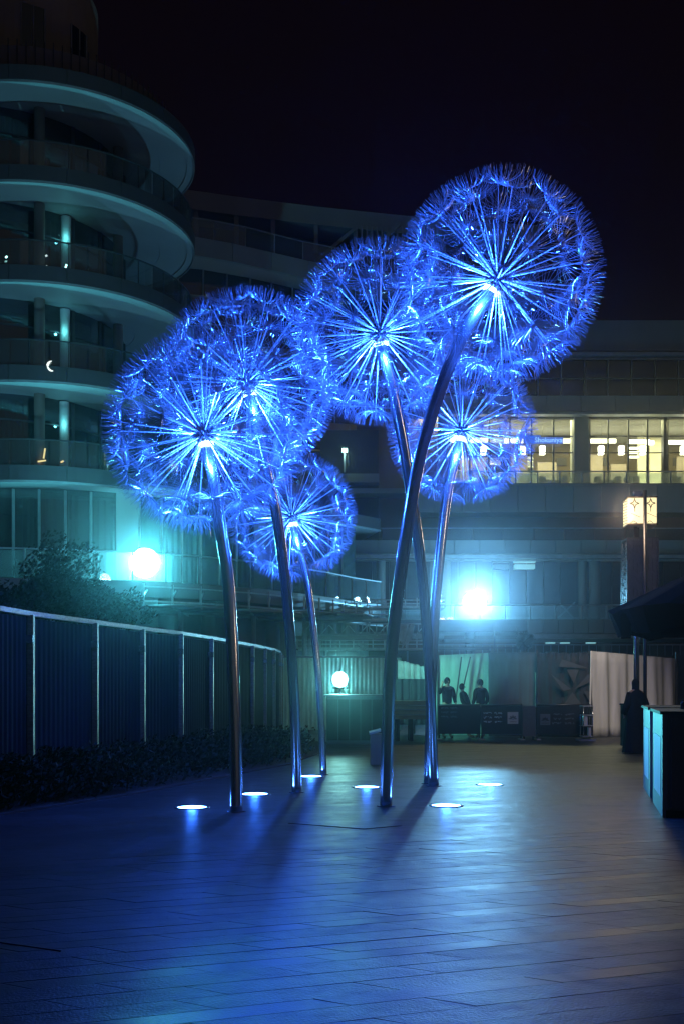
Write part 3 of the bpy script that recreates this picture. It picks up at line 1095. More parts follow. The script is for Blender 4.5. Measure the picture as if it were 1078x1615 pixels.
# lit restaurant level
YW = 54.2
zf, zc = y2z(762, YW), y2z(655, YW)
# room shell
x0, x1 = P(690, 0, YW).x, P(XR, 0, YW).x
robj('room_floor', MB().box(x0, x1, YW + .1, YW + 8, zf - .1, zf), M['lit_wall'])
robj('room_ceiling', MB().box(x0, x1, YW + .1, YW + 8, zc - .05, zc), M['lit_ceiling'])
robj('room_back_wall', MB().box(x0, x1, YW + 6, YW + 6.2, zf, zc), M['lit_wall'])
for px, w_, h_, m_ in ((745, 40, 1.3, 'brown_wall'), (818, 26, 1.9, 'brown_wall'), (862, 30, 1.1, 'brown_wall'), (940, 20, 1.5, 'brown_wall'), (975, 24, 1.0, 'brown_wall'), (1033, 18, 2.4, 'lit_ceiling'), (1012, 14, 2.9, 'lit_ceiling'), (1080, 26, 1.4, 'brown_wall'), (1120, 30, 1.7, 'dark_wall')):
    rbox('room_partition', px - w_ / 2, px + w_ / 2, 762 - h_ * 30, 763, YW + 3.2 + (px % 7) * .25, .15, M[m_])
for px, w_ in ((885, 16), (950, 12), (1068, 14), (790, 14)):
    rbox('wall_picture', px - w_ / 2, px + w_ / 2, 722, 734, YW + 5.9, .06, M['dark_wall'])
rbox('room_pier', 905, 928, 654, 764, 53.7, 1.0, M['panel'])
rbox('slim_pier', 1046, 1051, 654, 764, 53.9, .4, M['mullion'])
rbox('room_end_pier', 690, 706, 654, 764, 53.7, 1.0, M['panel'])
for px in (708, 740, 770, 803, 837, 872, 904, 929, 958, 990, 1020, 1045, 1052, 1085, 1118, 1150, 1185, 1220):
    robj('mullion', MB().bar(P(px, 764, YW - .05), P(px, 656, YW - .05), .07, .12), M['mullion'])
for a, b in ((708, 904), (929, 1045), (1052, 1220)):
    robj('transom', MB().bar(P(a, 688, YW - .04), P(b, 688, YW - .04), .06).bar(P(a, 714, YW - .04), P(b, 714, YW - .04), .045), M['mullion'])
pw = [708, 740, 770, 803, 837, 872, 904, None, 929, 958, 990, 1020, 1045, None, 1052, 1085, 1118, 1150, 1185, 1220]
for a, b in zip(pw, pw[1:]):
    if a and b:
        rbox('window_pane', a, b, 657, 764, YW, .02, M['winclear'])
for px, w, py in ((830, 70, 695), (885, 34, 695), (948, 46, 695), (1008, 32, 696), (1065, 40, 697), (1025, 12, 698), (740, 60, 694), (1140, 60, 697)):
    rbox('strip_light', px - w / 2, px + w / 2, py - 3, py + 3, YW + 3.0, .15, M['strip'])
for py in (705, 712, 719):
    rbox('shelf_light', 992, 1007, py, py + 3, YW + 4.2, .1, M['strip'])
for px in (762, 824, 855, 948, 980, 1014, 1078, 1110):
    rbox('pendant_lamp', px - 4, px + 4, 703, 716, YW + 1.5, .25, M['pendant'])
    robj('pendant_cord', MB().bar(P(px, 703, YW + 1.6), P(px, 657, YW + 1.6), .012), M['mullion'])
for k, (px, w) in enumerate(((760, 8), (790, 30), (855, 10), (872, 30), (890, 8), (943, 8), (955, 26), (975, 8), (990, 7), (1003, 10), (1062, 8), (1070, 8), (1100, 30))):
    h = 11 if w < 12 else 5
    rbox('dining_chair' if w < 12 else 'dining_table', px - w / 2, px + w / 2, 762 - h, 763, YW + 1.2 + .3 * (k % 2), .5, M['furniture'])
for k in range(4):
    l = bpy.data.lights.new('room_light', 'AREA')
    l.shape = 'RECTANGLE'; l.size = 5.5; l.size_y = 3; l.energy = 760; l.color = (1, .93, .44)
    lo = bpy.data.objects.new('room_light', l); COL.objects.link(lo); lo.parent = rb
    lo.location = (P(745 + 118 * k, 0, YW).x - 8, 3.5, zc - .12 - 0)
    lo.rotation_euler = (0, 0, 0)
# shop sign on the glass
c = P(856, 694, YW - .35)
sg = bpy.data.objects.new('sign_board', MB().box(-31 * YW / F, 31 * YW / F, 0, .06, -5.5 * YW / F, 4.5 * YW / F).mesh('sign_board', emis('sign_blue', (.02, .10, .55), 1.0)))
COL.objects.link(sg); sg.parent = rb; sg.location = (c.x - 8, c.y - RY, c.z)
s2 = MB().box(-31 * YW / F, -4 * YW / F, -.01, .05, 4.6 * YW / F, 7.5 * YW / F)
o_ = obj('sign_top', s2, emis('sign_blue_top', (.02, .10, .55), 1.0), rb, loc=sg.location)
M['sign_letter'] = emis('sign_letter', (.25, .5, 1.0), 1.6)


def text_mesh(txt, size, depth, m, name):
    cu = bpy.data.curves.new(name, 'FONT')
    cu.body = txt
    cu.size = size
    cu.extrude = depth
    cu.align_x = 'CENTER'; cu.align_y = 'CENTER'
    cu.resolution_u = 3
    to = bpy.data.objects.new('tmp', cu)
    COL.objects.link(to)
    bpy.context.view_layer.update()
    me = bpy.data.meshes.new_from_object(to.evaluated_get(bpy.context.evaluated_depsgraph_get()))
    bpy.data.objects.remove(to)
    me.name = name
    me.materials.clear(); me.materials.append(m)
    return me


tm = text_mesh('Shokuniya', .34, .01, M['sign_letter'], 'sign_lettering')
o_ = inst(tm, 'sign_lettering', rb, (c.x - 8 + .25, c.y - RY - .03, c.z - .01))
o_.rotation_euler = (PI / 2, 0, 0)
# restaurant terrace rail
rbox('terrace_floor', 700, XR, 762, 766, 52.3, 2.2, M['concrete'])
for k in range(15):
    px = 742 + 35 * k
    robj('rail_post', MB().bar(P(px, 764, 52.35), P(px, 744, 52.35), .06), M['frame_light'])
    rbox('rail_pane', px + 1.5, px + 33.5, 746, 763, 52.4, .02, M['glass'])
robj('handrail', MB().bar(P(740, 743.5, 52.35), P(XR, 743.5, 52.35), .06), M['frame_light'])
panel_row(640, 1240, 44, 766, 808, 52.2)
rbox('slab_core', 640, XR, 768, 806, 52.4, 3, M['concrete'])
rbox('recess_wall', 640, XR, 808, 852, 54.4, .3, M['brown_wall'])
for k in range(12):
    rbox('rail_pane', 602 + 48 * k, 648 + 48 * k, 834, 852, 52.3, .02, M['glass'])
robj('handrail', MB().bar(P(560, 833, 52.25), P(XR, 833, 52.25), .05), M['frame_light'])
panel_row(556, 1240, 40, 852, 873, 52.0)
rbox('slab_core', 558, XR, 853, 872, 52.2, 4.5, M['concrete'])
rbox('soffit_trim', 556, XR, 875, 880, 51.7, .35, M['frame_light'])
rbox('soffit_trim', 556, XR, 882, 884, 51.9, .2, M['frame_light'])
# first-floor terrace recess
rbox('terrace_back_wall', 556, XR, 880, 980, 55.0, .3, M['concrete'])
for k in range(26):
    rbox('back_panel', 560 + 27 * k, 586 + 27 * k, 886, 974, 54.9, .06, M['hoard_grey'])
for px, w in ((600, 14), (684, 12), (701, 18), (918, 13), (937, 18), (1130, 18)):
    Y = 53.0
    robj('column', MB().lathe(((px - 539) * Y / F, Y, 0), [(w / 2 * Y / F, y2z(977, Y)), (w / 2 * Y / F, y2z(880, Y))], 20), M['panel'], True)
for px, w in ((827, 34), (790, 26)):
    rbox('ceiling_fixture', px - w / 2, px + w / 2, 881, 887, 53.0, .4, M['ceilcool' if w > 30 else 'panel'])
    rbox('ceiling_fixture', px - w / 2 + 1, px + w / 2 - 1, 890, 897, 53.1, .4, M['ceilcool' if w > 30 else 'panel'])
zf1 = y2z(977, 48.6)
robj('terrace_slab', MB().box(P(556, 0, 48.8).x, P(XR, 0, 48.8).x, 48.8, 56, zf1 - .5, zf1), M['concrete'])
for k in range(19):
    px = 556 + 40 * k
    robj('rail_post', MB().bar(P(px, 978, 48.7), P(px, 954, 48.7), .05), M['frame_light'])
    rbox('rail_pane', px + 1, px + 39, 956, 977, 48.75, .02, M['glass'])
robj('handrail', MB().bar(P(556, 954, 48.7), P(XR, 954, 48.7), .05), M['frame_light'])
robj('crossed_poles', MB().bar(P(880, 974, 49.2), P(906, 950, 49.2), .06).bar(P(882, 952, 49.3), P(903, 974, 49.3), .06), M['frame_light'])
panel_row(832, 1240, 24, 977, 999, 48.5)
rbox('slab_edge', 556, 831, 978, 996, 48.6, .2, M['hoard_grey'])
rbox('soffit_trim', 832, XR, 1000, 1007, 48.3, .4, M['frame_light'])
rbox('ground_wall', 556, XR, 1000, 1130, 53.6, .3, M['brown_wall'])
rbox('lintel', 700, XR, 1008, 1013, 50.0, .3, M['concrete'])
for px, w in ((953, 20), (740, 16), (1110, 18), (620, 16)):
    Y = 50.5
    robj('column', MB().lathe(((px - 539) * Y / F, Y, 0), [(w / 2 * Y / F, 0), (w / 2 * Y / F, zf1)], 20), M['panel'], True)
for px in (891, 932, 868):
    rbox('ceiling_light', px - 7, px + 7, 1013, 1015, 48.9, .3, M['ceilcool'])
rb_rail = robj('walk_rail', (lambda m_: ([m_.bar(P(700 + 12 * k, 1034, 48.0), P(700 + 12 * k, 1017, 48.0), .03) for k in range(40)], m_.bar(P(690, 1017, 48), P(XR, 1017, 48), .05), m_)[-1])(MB()), M['frame_light'])
tag(rb_rail, kind='stuff')
# railings / scaffold guard frames at the back behind the middle stems
gr = thing('scaffold_walkway', 'pale steel scaffold walkway rails behind the stems in the middle', 'scaffold', (0, 45, 0))


def gobj(name, mb, m):
    mb.v = [(x, y - 45, z) for x, y, z in mb.v]
    return obj(name, mb, m, gr)


for k in range(17):
    px = 505 + 11 * k
    gobj('guard_post', MB().bar(P(px, 1002, 45), P(px, 984, 45), .05), M['frame_light'])
gobj('guard_rail', MB().bar(P(500, 984, 45), P(685, 984, 45), .06), M['frame_light'])
gobj('guard_rail', MB().bar(P(500, 1001, 45), P(700, 1001, 45), .08), M['frame_light'])
gobj('walkway_deck', MB().box(P(440, 0, 45).x, P(700, 0, 45).x, 45.1, 46.3, y2z(1008, 45), y2z(1003, 45)), M['concrete'])
for k in range(8):
    px = 450 + 32 * k
    gobj('scaffold_post', MB().bar((P(px, 0, 45.3).x, 45.3, 0), P(px, 985, 45.3), .07), M['frame_light'])
gobj('lower_rail', MB().bar(P(440, 1024, 44.9), P(770, 1024, 44.9), .06), M['mullion'])
[gobj('scaffold_brace', q_, M['frame_light']) for q_ in (MB().bar(P(514, 1030, 45.2), P(546, 1004, 45.2), .04), MB().bar(P(578, 1030, 45.2), P(546, 1004, 45.2), .04))]
rs = random.Random(12)
for lv, (ya, yb, Yv, xa, xb, st_) in enumerate(((962, 976, 44.2, 470, 610, 13), (1010, 1022, 44.6, 470, 690, 17), (946, 956, 46.5, 520, 700, 15))):
    for k in range(int((xb - xa) / st_)):
        px = xa + k * st_ + rs.uniform(-2, 2)
        gobj('guard_post', MB().bar(P(px, yb + rs.uniform(-1, 3), Yv), P(px, ya + rs.uniform(-3, 1), Yv), .05), M['galv'])
    for yy in (ya, (ya + yb) / 2, yb):
        a_, b_ = P(xa - 4, yy, Yv), P(xb, yy + rs.uniform(0, 1.5), Yv)
        gobj('guard_rail', MB().bar(a_, b_, .045), M['galv'])
    gobj('walkway_deck', MB().box(P(xa, 0, Yv).x, P(xb, 0, Yv).x, Yv + .05, Yv + 1.1, P(0, yb + 3, Yv).z, P(0, yb + 1, Yv).z), M['galv'])
for k in range(7):
    px = 474 + 30 * k
    gobj('truss_brace', MB().bar(P(px, 1003, 45.2), P(px + 15, 986, 45.2), .035), M['galv'])
    gobj('truss_brace', MB().bar(P(px + 15, 986, 45.25), P(px + 30, 1003, 45.25), .035), M['galv'])
# ragged plastic sheet hanging on the scaffold
mb = MB()
rs = random.Random(5)
for k in range(10):
    a = P(630 + k * 2.4 + rs.uniform(-1, 1), 985 + rs.uniform(0, 6), 44.7)
    b = P(630 + k * 2.0 - 8 + rs.uniform(-3, 3), 1012 + rs.uniform(0, 12), 44.6)
    mb.tube([a, (a + b) / 2 + Vector((rs.uniform(-.1, .1), 0, 0)), b], [.07, .1, .02], 5)
gobj('plastic_sheet', mb, M['white_cloth'])
# low service wall behind the street hoardings
Y = 47.0
t = struct('service_yard_wall', MB().box(P(430, 0, Y).x, P(560, 0, Y).x, Y, Y + .3, 0, y2z(1012, Y)), M['concrete'])

# ================================================================== FLOODLIGHTS
FLOODS = [
    ((228, 888), 37.9, 'A', (0.10, 0.72, 0.85), 5000, 'flood_a', 'blinding teal floodlight behind the glass rail of the left terrace', 5.2),
    ((748, 950), 49.4, 'B', (0.14, 0.56, 0.95), 2900, 'flood_b', 'blinding blue-white floodlight on the right terrace above the people', None),
    ((536, 1072), 31.0, 'C', (0.22, 0.85, 0.78), 120, 'flood_c', 'round white floodlight at head height between the third and fourth stems', 0.0),
]
for (px, py), Y, nm, col, pw_, mt, label, zb in FLOODS:
    c = P(px, py, Y)
    fl = thing('floodlight', label, 'floodlight', c, 0, 'floodlights facing the plaza')
    s = .55 if nm != 'C' else .22
    mb = MB().lathe((0, 0, 0), [(s * .55, .30), (s * .9, .12), (s, 0.0), (s * .96, -.01)], 24)
    mb.v = [(x, z, y) for x, y, z in mb.v]
    obj('housing', mb, M['dark_steel'], fl, True)
    mb = MB().lathe((0, 0, 0), [(0, .01), (s * .6, .02), (s * .95, .04)], 24)
    mb.v = [(x, z, y) for x, y, z in mb.v]
    obj('lens', mb, M[mt], fl)
    obj('yoke', MB().bar((-s * 1.08, .15, 0), (-s * 1.08, .15, -s * 1.1), .05).bar((s * 1.08, .15, 0), (s * 1.08, .15, -s * 1.1), .05).bar((-s * 1.08, .15, -s * 1.1), (s * 1.08, .15, -s * 1.1), .05), M['dark_steel'], fl)
    foot = (zb if zb is not None else zf1) - c.z
    if foot < -s * 1.15:
        obj('stand', MB().bar((0, .15, -s * 1.1), (0, .15, foot), .06), M['dark_steel'], fl)
    lamp('flood_lamp', 'POINT', (0, -.08, 0), pw_, col, fl, .2)
    if nm in 'BC':  # added narrow spots towards the viewer, only to make halos in the haze
        bo = lamp('extra_flood_spot', 'SPOT', (0, -.32, 0), 15000 if nm == 'B' else 1100, {'B': (.2, .62, 1), 'C': (.15, .85, .8)}[nm], fl, .2, angle=10 if nm == 'B' else 12, blend=.8)
        bo.rotation_euler = (Vector((0, 0, 4.0) if nm == 'B' else (0, 0, 2.4)) - c).to_track_quat('-Z', 'Y').to_euler()
    if nm == 'C':  # added spot that turns the kiosk sides teal
        bo = lamp('extra_flood_spot', 'SPOT', (.1, -.4, 0), 4200, (.12, .85, .85), fl, .15, angle=9.5, blend=.8)
        bo.rotation_euler = (Vector((4.25, 15.0, .95)) - c).to_track_quat('-Z', 'Y').to_euler()
    tgt = {'A': (0, 0, 4.2), 'B': (2.2, 4, 1.0), 'C': (3.7, 34.3, 1.9)}[nm]  # added spots: halo in the haze, plaza streak, teal on the pale sheet
    bo = lamp('extra_flood_spot', 'SPOT', (.34 if nm == 'C' else 0, -.30, 0), {'A': 12000, 'B': 1500, 'C': 750}[nm], {'A': (.12, .8, .85), 'B': (.3, .7, 1), 'C': (.2, .9, .75)}[nm], fl, .25, target=None, angle={'A': 12.5, 'B': 24, 'C': 80}[nm], blend=.9)
    bo.rotation_euler = (Vector(tgt) - c).to_track_quat('-Z', 'Y').to_euler()

fl = thing('added_tower_uplighter', 'added unseen floodlight on the ground behind the left fence, tilted up at the round tower', 'floodlight', (-10.5, 25.0, 0))  # hidden fixture added to light the balcony soffits from below
obj('housing', MB().box(-.3, .3, -.12, .12, .25, .6), M['dark_steel'], fl)
obj('yoke', MB().bar((-.34, 0, 0), (-.34, 0, .45), .05).bar((.34, 0, 0), (.34, 0, .45), .05).bar((-.34, 0, .03), (.34, 0, .03), .05), M['dark_steel'], fl)
obj('lens', MB().box(-.26, .26, -.1, .1, .602, .61), M['flood_a'], fl)
bo = lamp('flood_lamp', 'SPOT', (0, 0, .85), 5000, (.16, .62, .85), fl, .2, angle=70, blend=.9)
bo.rotation_euler = (Vector((-11, 39, 19)) - fl.location).to_track_quat('-Z', 'Y').to_euler()

# ================================================================== LEFT FENCE
FP = [(-120, 13.2, 2.66), (-40, 14.2, 2.64), (45, 15.9, 2.63), (147, 18.05, 2.63), (222, 20.1, 2.63), (283, 21.9, 2.63), (331, 24.1, 2.63), (366, 26.2, 2.62), (396, 28.2, 2.62), (416, 29.9, 2.61), (430, 31.5, 2.61), (440, 33.5, 2.6), (443, 36.0, 2.6)]
fence = thing('corrugated_fence', 'navy corrugated site fence with shiny metal posts along the left', 'fence', (FP[2][0] * 0 - 4.6, 15.9, 0))
fpts = [Vector(((px - 539) * Y / F, Y, 0)) for px, Y, h in FP]


def fobj(name, mb, m, smooth=False):
    mb.v = [(x + 4.6, y - 15.9, z) for x, y, z in mb.v]
    return obj(name, mb, m, fence, smooth)


for i, (p, (px, Y, h)) in enumerate(zip(fpts, FP)):
    t = (fpts[min(i + 1, len(fpts) - 1)] - fpts[max(i - 1, 0)]).normalized()
    mb = MB().bar(p + Vector((t.y, -t.x, 0)) * .04, p + Vector((t.y, -t.x, h)) * 1 - Vector((t.y, -t.x, 0)) * .96, .09, .09)
    fobj('fence_post', mb, M['wrap'])
    fobj('post_clamp', MB().box(p.x - .06, p.x + .09, p.y - .1, p.y - .02, h - .42, h - .3), M['steel'])
    if i + 1 < len(fpts):
        q = fpts[i + 1]
        L_ = (q - p).length
        n_ = int(L_ / .038)
        pp = []
        nrm = Vector((t.y, -t.x, 0))
        d = (q - p).normalized()
        nrm = Vector((d.y, -d.x, 0))
        for k in range(n_ + 1):
            s = p.lerp(q, k / n_) + nrm * (.012 if k % 4 in (1, 2) else -.012)
            pp.append((s.x, s.y))
        fobj('corrugated_panel', MB().strip(pp, .08, h - .05, .006), M['fence_panel'])
        fobj('top_rail', MB().bar(p + Vector((0, 0, h + .02)), q + Vector((0, 0, FP[i + 1][2] + .02)), .085, .07), M['wrap'])

# hedge bed, soil and leaves
mb = MB()
back = [fpts[0] + Vector((-.3, 0, 0))] + fpts[1:]
n_ = len(epts)
for i in range(n_ - 1):
    a, b = epts[i], epts[i + 1]

    def onf(Y):
        for u, w in zip(fpts, fpts[1:]):
            if u.y <= Y <= w.y: return u.lerp(w, (Y - u.y) / (w.y - u.y))
        return fpts[0] if Y < fpts[0].y else fpts[-1]
    fa, fb = onf(a.y + 1.6), onf(b.y + 1.6)
    mb.add([(a.x, a.y, .03), (b.x, b.y, .03), (fb.x, fb.y, .03), (fa.x, fa.y, .03), (a.x, a.y, 0), (b.x, b.y, 0)], [(0, 1, 2, 3), (4, 5, 1, 0)])
struct('planting_bed', mb, M['soil'])


def leaves(name, sampler, n, size, m, parent=None, seed=1):
    r = random.Random(seed)
    mb = MB()
    for k in range(n):
        p = Vector(sampler(r))
        d = Vector((r.gauss(0, 1), r.gauss(0, 1), r.gauss(0, 1))).normalized()
        u = d.orthogonal().normalized()
        w = d.cross(u)
        s = size * r.uniform(.6, 1.4)
        mb.add([p - u * s, p + w * s * .45, p + u * s, p - w * s * .45], [(0, 1, 2, 3)])
    return obj(name, mb, m, parent)


def hedge_s(r):
    i = r.randrange(n_ - 2)
    t = r.random()
    a = epts[i].lerp(epts[i + 1], t)
    f = onf(a.y + 1.6)
    s = r.random()
    lump = .10 * math.sin(a.y * 5.1 + s * 3) + .06 * math.sin(a.y * 13 + s * 9)
    z = r.random() ** .6 * (.52 + lump)
    p = a.lerp(f, s * .85 + .02)
    return p.x, p.y + r.uniform(-.05, .05), z + .03


hg = leaves('low_hedge', hedge_s, 26000, .045, M['hedge_leaf'], seed=4)
tag(hg, 'dark low hedge of small leaves along the foot of the fence', 'hedge', kind='stuff')


def tree(px, py, Y, rpx, h0, label, seed):
    c = P(px, py, Y)
    R = rpx * Y / F
    t = thing('bushy_tree', label, 'tree', (c.x, c.y, 0), 0, 'dark trees behind the left fence')
    r = random.Random(seed)
    mb = MB().tube([(0, 0, 0), (.05, 0, c.z * .4), (0, .03, c.z * .8), (0, 0, c.z)], [.1, .08, .06, .03], 8)
    for k in range(9):
        a = r.uniform(0, 2 * PI)
        z = c.z * r.uniform(.55, .9)
        mb.tube([(0, 0, z), (R * .5 * math.cos(a), R * .5 * math.sin(a), z + R * .4)], [.035, .012], 5)
    obj('trunk', mb, M['bark'], t)
    blobs = [(Vector((r.gauss(0, .42) * R, r.gauss(0, .42) * R, c.z + r.gauss(0, .33) * R)), R * r.uniform(.22, .5)) for _ in range(22)]

    def smp(r2):
        b, br = blobs[r2.randrange(len(blobs))]
        d = Vector((r2.gauss(0, 1), r2.gauss(0, 1), r2.gauss(0, 1))).normalized()
        return b + d * br * (r2.random() ** .4) * (1.25 if r2.random() < .06 else 1)
    tag(leaves('crown', smp, 9000, .045, M['leaf'], t, seed), kind='stuff')


tree(110, 948, 22.5, 74, 0, 'dark bushy tree behind the fence left of the teal floodlight', 11)
tree(170, 968, 24, 42, 0, 'low dark shrub tree just left of the podium corner, behind the fence', 12)
tree(8, 958, 19.5, 60, 0, 'dark shrub tree at the left edge, half outside the picture', 13)
tree(70, 945, 24.5, 58, 0, 'dark tree crown between the two nearest bushy trees behind the fence', 14)

# ================================================================== LANTERN POSTS (right)
def lantern_post(loc, label, rz=0, power=900):
    t = thing('lantern_post', label, 'street lamp', loc, rz, 'lantern posts along the promenade')
    K = 26 / F
    z = lambda py: EYE + (HZ - py) * K
    for k, (x, y, w, m_) in enumerate(((-.11, -.05, .085, M['steel']), (.045, -.40, .085, M['dark_steel']), (-.02, .1, .07, M['steel']), (.14, .06, .05, M['steel']))):
        top = z(778) if k == 1 else z(845) + .3
        obj('mast', MB().tube([(x, y, 0), (x, y, top)], w / 2 if k != 1 else w / 2, 12), m_, t, True)
    obj('mast_arm', MB().bar((.045, -.40, z(782)), (.045, .02, z(782)), .04), M['dark_steel'], t)
    # glowing box
    x0, x1, y0, y1 = -.33, .33, -.33, .33
    zb, zt = z(828), z(789)
    for nm, b in (('lantern_pane', (x0, x1, y0, y0 + .02, zb, zt)), ('lantern_pane', (x0, x1, y1 - .02, y1, zb, zt)),
                  ('lantern_pane', (x0, x0 + .02, y0 + .03, y1 - .03, zb, zt)), ('lantern_pane', (x1 - .02, x1, y0 + .03, y1 - .03, zb, zt))):
        obj(nm, MB().box(*b), M['lantern'], t)
    mb = MB().box(x0 - .02, x1 + .02, y0 - .02, y1 + .02, zb - .05, zb - .012).box(x0 - .02, x1 + .02, y0 - .02, y1 + .02, zt + .012, zt + .04)
    obj('lantern_frame', mb, M['bronze'], t)
    mb = MB()
    for sgn in (-1, 1):
        cx = sgn * .19
        for f_ in range(2):
            yy = y0 - .012
            cz = zt - .13
            st = []
            for k in range(8):
                a = k * PI / 4
                r_ = .11 if k % 2 == 0 else .04
                st.append(Vector((cx + r_ * math.cos(a), yy, cz + r_ * math.sin(a))))
            for a, b in zip(st, st[1:] + st[:1]):
                mb.bar(a, b, .018)
        mb.bar((cx, yy, zt), (cx, yy, zt - .03), .012).bar((cx, yy, cz - .11), (cx, yy, cz - .2), .012)
        mb.bar((cx - .12, yy, zb + .25), (cx + .13, yy, zb + .14), .010)
        mb.bar((cx - .1, yy, zb), (cx - .02, yy, zb + .05), .012).bar((cx - .02, yy, zb + .05), (cx + .06, yy, zb), .012)
    for k in range(9):
        zz = zb + (zt - zb) * (k + .5) / 9
        mb.bar((x0 - .012, -.25, zz - .02), (x0 - .012, .25, zz + .02), .012)
    obj('lattice', mb, M['bronze'], t)
    # teal camera-box on top
    obj('top_box', MB().box(-.17, -.0, -.2, .05, zt + .06, zt + .19), M['kiosk_side'], t)
    # pierced metal sleeve
    sb, stp = z(985), z(852)
    for nm, (xa, ya, xb, yb) in (('front', (-.36, -.36, .36, -.36)), ('left', (-.36, .36, -.36, -.36)), ('right', (.36, -.36, .36, .36)), ('back', (.36, .36, -.36, .36))):
        mb = MB()
        r = random.Random(hash(nm) % 100 if False else len(nm))
        A, B = Vector((xa, ya, 0)), Vector((xb, yb, 0))
        for e in (sb, stp):
            mb.bar(A + Vector((0, 0, e)), B + Vector((0, 0, e)), .03)
        mb.bar(A + Vector((0, 0, sb)), A + Vector((0, 0, stp)), .03)
        nx, nz = 8, 24
        for i in range(nx):
            for j in range(nz):
                a = A.lerp(B, (i + .5) / nx); a.z = sb + (stp - sb) * (j + .5) / nz
                d = (B - A) / nx * .62
                dz = Vector((0, 0, (stp - sb) / nz * .62))
                k = r.randrange(4)
                if k == 0: mb.bar(a - d - dz, a + d + dz, .022, .01)
                elif k == 1: mb.bar(a - d + dz, a + d - dz, .022, .01)
                elif k == 2: mb.bar(a - d, a + d, .022, .01).bar(a - dz, a + dz, .022, .01)
                else: mb.bar(a - d, a + dz, .022, .01).bar(a + dz, a + d, .022, .01)
        obj('pierced_screen', mb, M['screen'], t)
    obj('sleeve_core', MB().box(-.335, .335, -.335, .335, sb + .02, stp - .02), M['mullion'], t)
    obj('base', MB().lathe((0, 0, 0), [(.34, 0), (.34, .1), (.28, .12), (0, .12)], 24), M['dark_steel'], t)
    lamp('lantern_light', 'POINT', (-.42, -.42, (zb + zt) / 2), power, (1, .70, .44), t, .3)
    lamp('lantern_light', 'POINT', (-.1, .55, (zb + zt) / 2), power * .35, (1, .84, .70), t, .3)
    bo = lamp('extra_lantern_spot', 'SPOT', (-.1, .6, (zb + zt) / 2), power * 8.5, (1, .90, .80), t, .3, angle=46, blend=1)  # extra spot added to brighten the beige sheet
    bo.rotation_euler = Vector((.2, 6.5, -4.3)).to_track_quat('-Z', 'Y').to_euler()
    return t


lp = Vector(((1008 - 539) * 26 / F, 26, 0))
lantern_post(lp, 'tall lantern post with a glowing patterned box, behind the black parasol', math.radians(-4), 120)
lantern_post(Vector((9.5, 12.5, 0)), 'lantern post outside the picture to the right of the kiosk', math.radians(5), 110)

# ================================================================== KIOSK AND PARASOL (right)
ka = G(1044, 1290)
kd = (G(1013, 1240) - ka).normalized()          # along the teal faces
kr = Vector((kd.y, -kd.x, 0))                    # to the right
ang = math.atan2(kd.y, kd.x) - PI / 2
for s0, s1, label in ((0, 1.75, 'nearest board counter of the kiosk with a teal lit side and an inset panel'),
                      (2.35, 4.0, 'further board counter of the kiosk, behind the nearest one')):
    t = thing('kiosk_counter', label, 'counter', ka + kd * s0, ang, 'kiosk counters under the black parasol')
    W_, H_ = 2.4, 1.28
    D_ = s1 - s0
    obj('carcass', MB().box(.06, W_, .001, D_, 0.0, H_ - .04), M['kiosk'], t)
    # side board with an opening for the inset
    mb = MB().box(0, .058, 0, .32, 0, H_ - .04).box(0, .058, D_ - .3, D_, 0, H_ - .04).box(0, .058, .32, D_ - .3, H_ - .32, H_ - .04).box(0, .058, .32, D_ - .3, 0, .22)
    obj('side_board', mb, M['kiosk_side'], t)
    for k in range(3):
        w3 = (D_ - .62) / 3
        obj('inset_slat', MB().box(-.004, .056, .325 + w3 * k, .325 + w3 * (k + 1) - .02, .225, H_ - .325), M['kiosk_slat'], t)
    obj('plinth', MB().box(.04, W_ - .04, -.012, -.001, 0.0, .09), M['banner'], t)
    for k in range(3):
        xx = .1 + k * .76
        obj('front_door', MB().box(xx, xx + .74, -.02, -.001, .11, H_ - .09), M['kiosk'], t)
        obj('door_handle', MB().bar((xx + .66, -.04, .72), (xx + .66, -.04, .88), .015), M['steel'], t)
    obj('worktop', MB().box(-.03, W_ + .03, -.03, D_ + .03, H_ - .038, H_), M['banner'], t)
# dark bin beside the person
db = G(1000, 1180)
t = thing('dark_cabinet', 'narrow black cabinet standing left of the person in black', 'cabinet', (P(992, 0, 27).x, 27, 0))
obj('body', MB().box(-.1, .32, 0, .5, .05, 1.08), M['banner'], t)
obj('lid', MB().box(-.12, .34, -.02, .52, 1.082, 1.12), M['black'], t)
obj('foot', MB().box(-.06, .28, .04, .46, 0, .05), M['dark_steel'], t)
# bottles and a glass on the worktop
for k, (s, r_, h) in enumerate(((.5, .5, .16), (.9, .8, .1), (1.3, .35, .12), (.7, 1.1, .22))):
    p = ka + kd * s + kr * r_
    b = obj('bottle', MB().lathe((0, 0, 0), [(0, 0), (.03, 0), (.03, h * .6), (.012, h * .8), (.012, h), (0, h)], 12), M['darkglass'], None, True, loc=(p.x, p.y, 1.28))
    tag(b, ['small dark bottle on the near kiosk counter by its middle', 'lowest dark bottle at the back of the near kiosk counter', 'dark bottle on the near counter closest to the teal side',
            'tallest dark bottle on the near kiosk counter'][k], 'bottle', 'bottles on the kiosk counter')

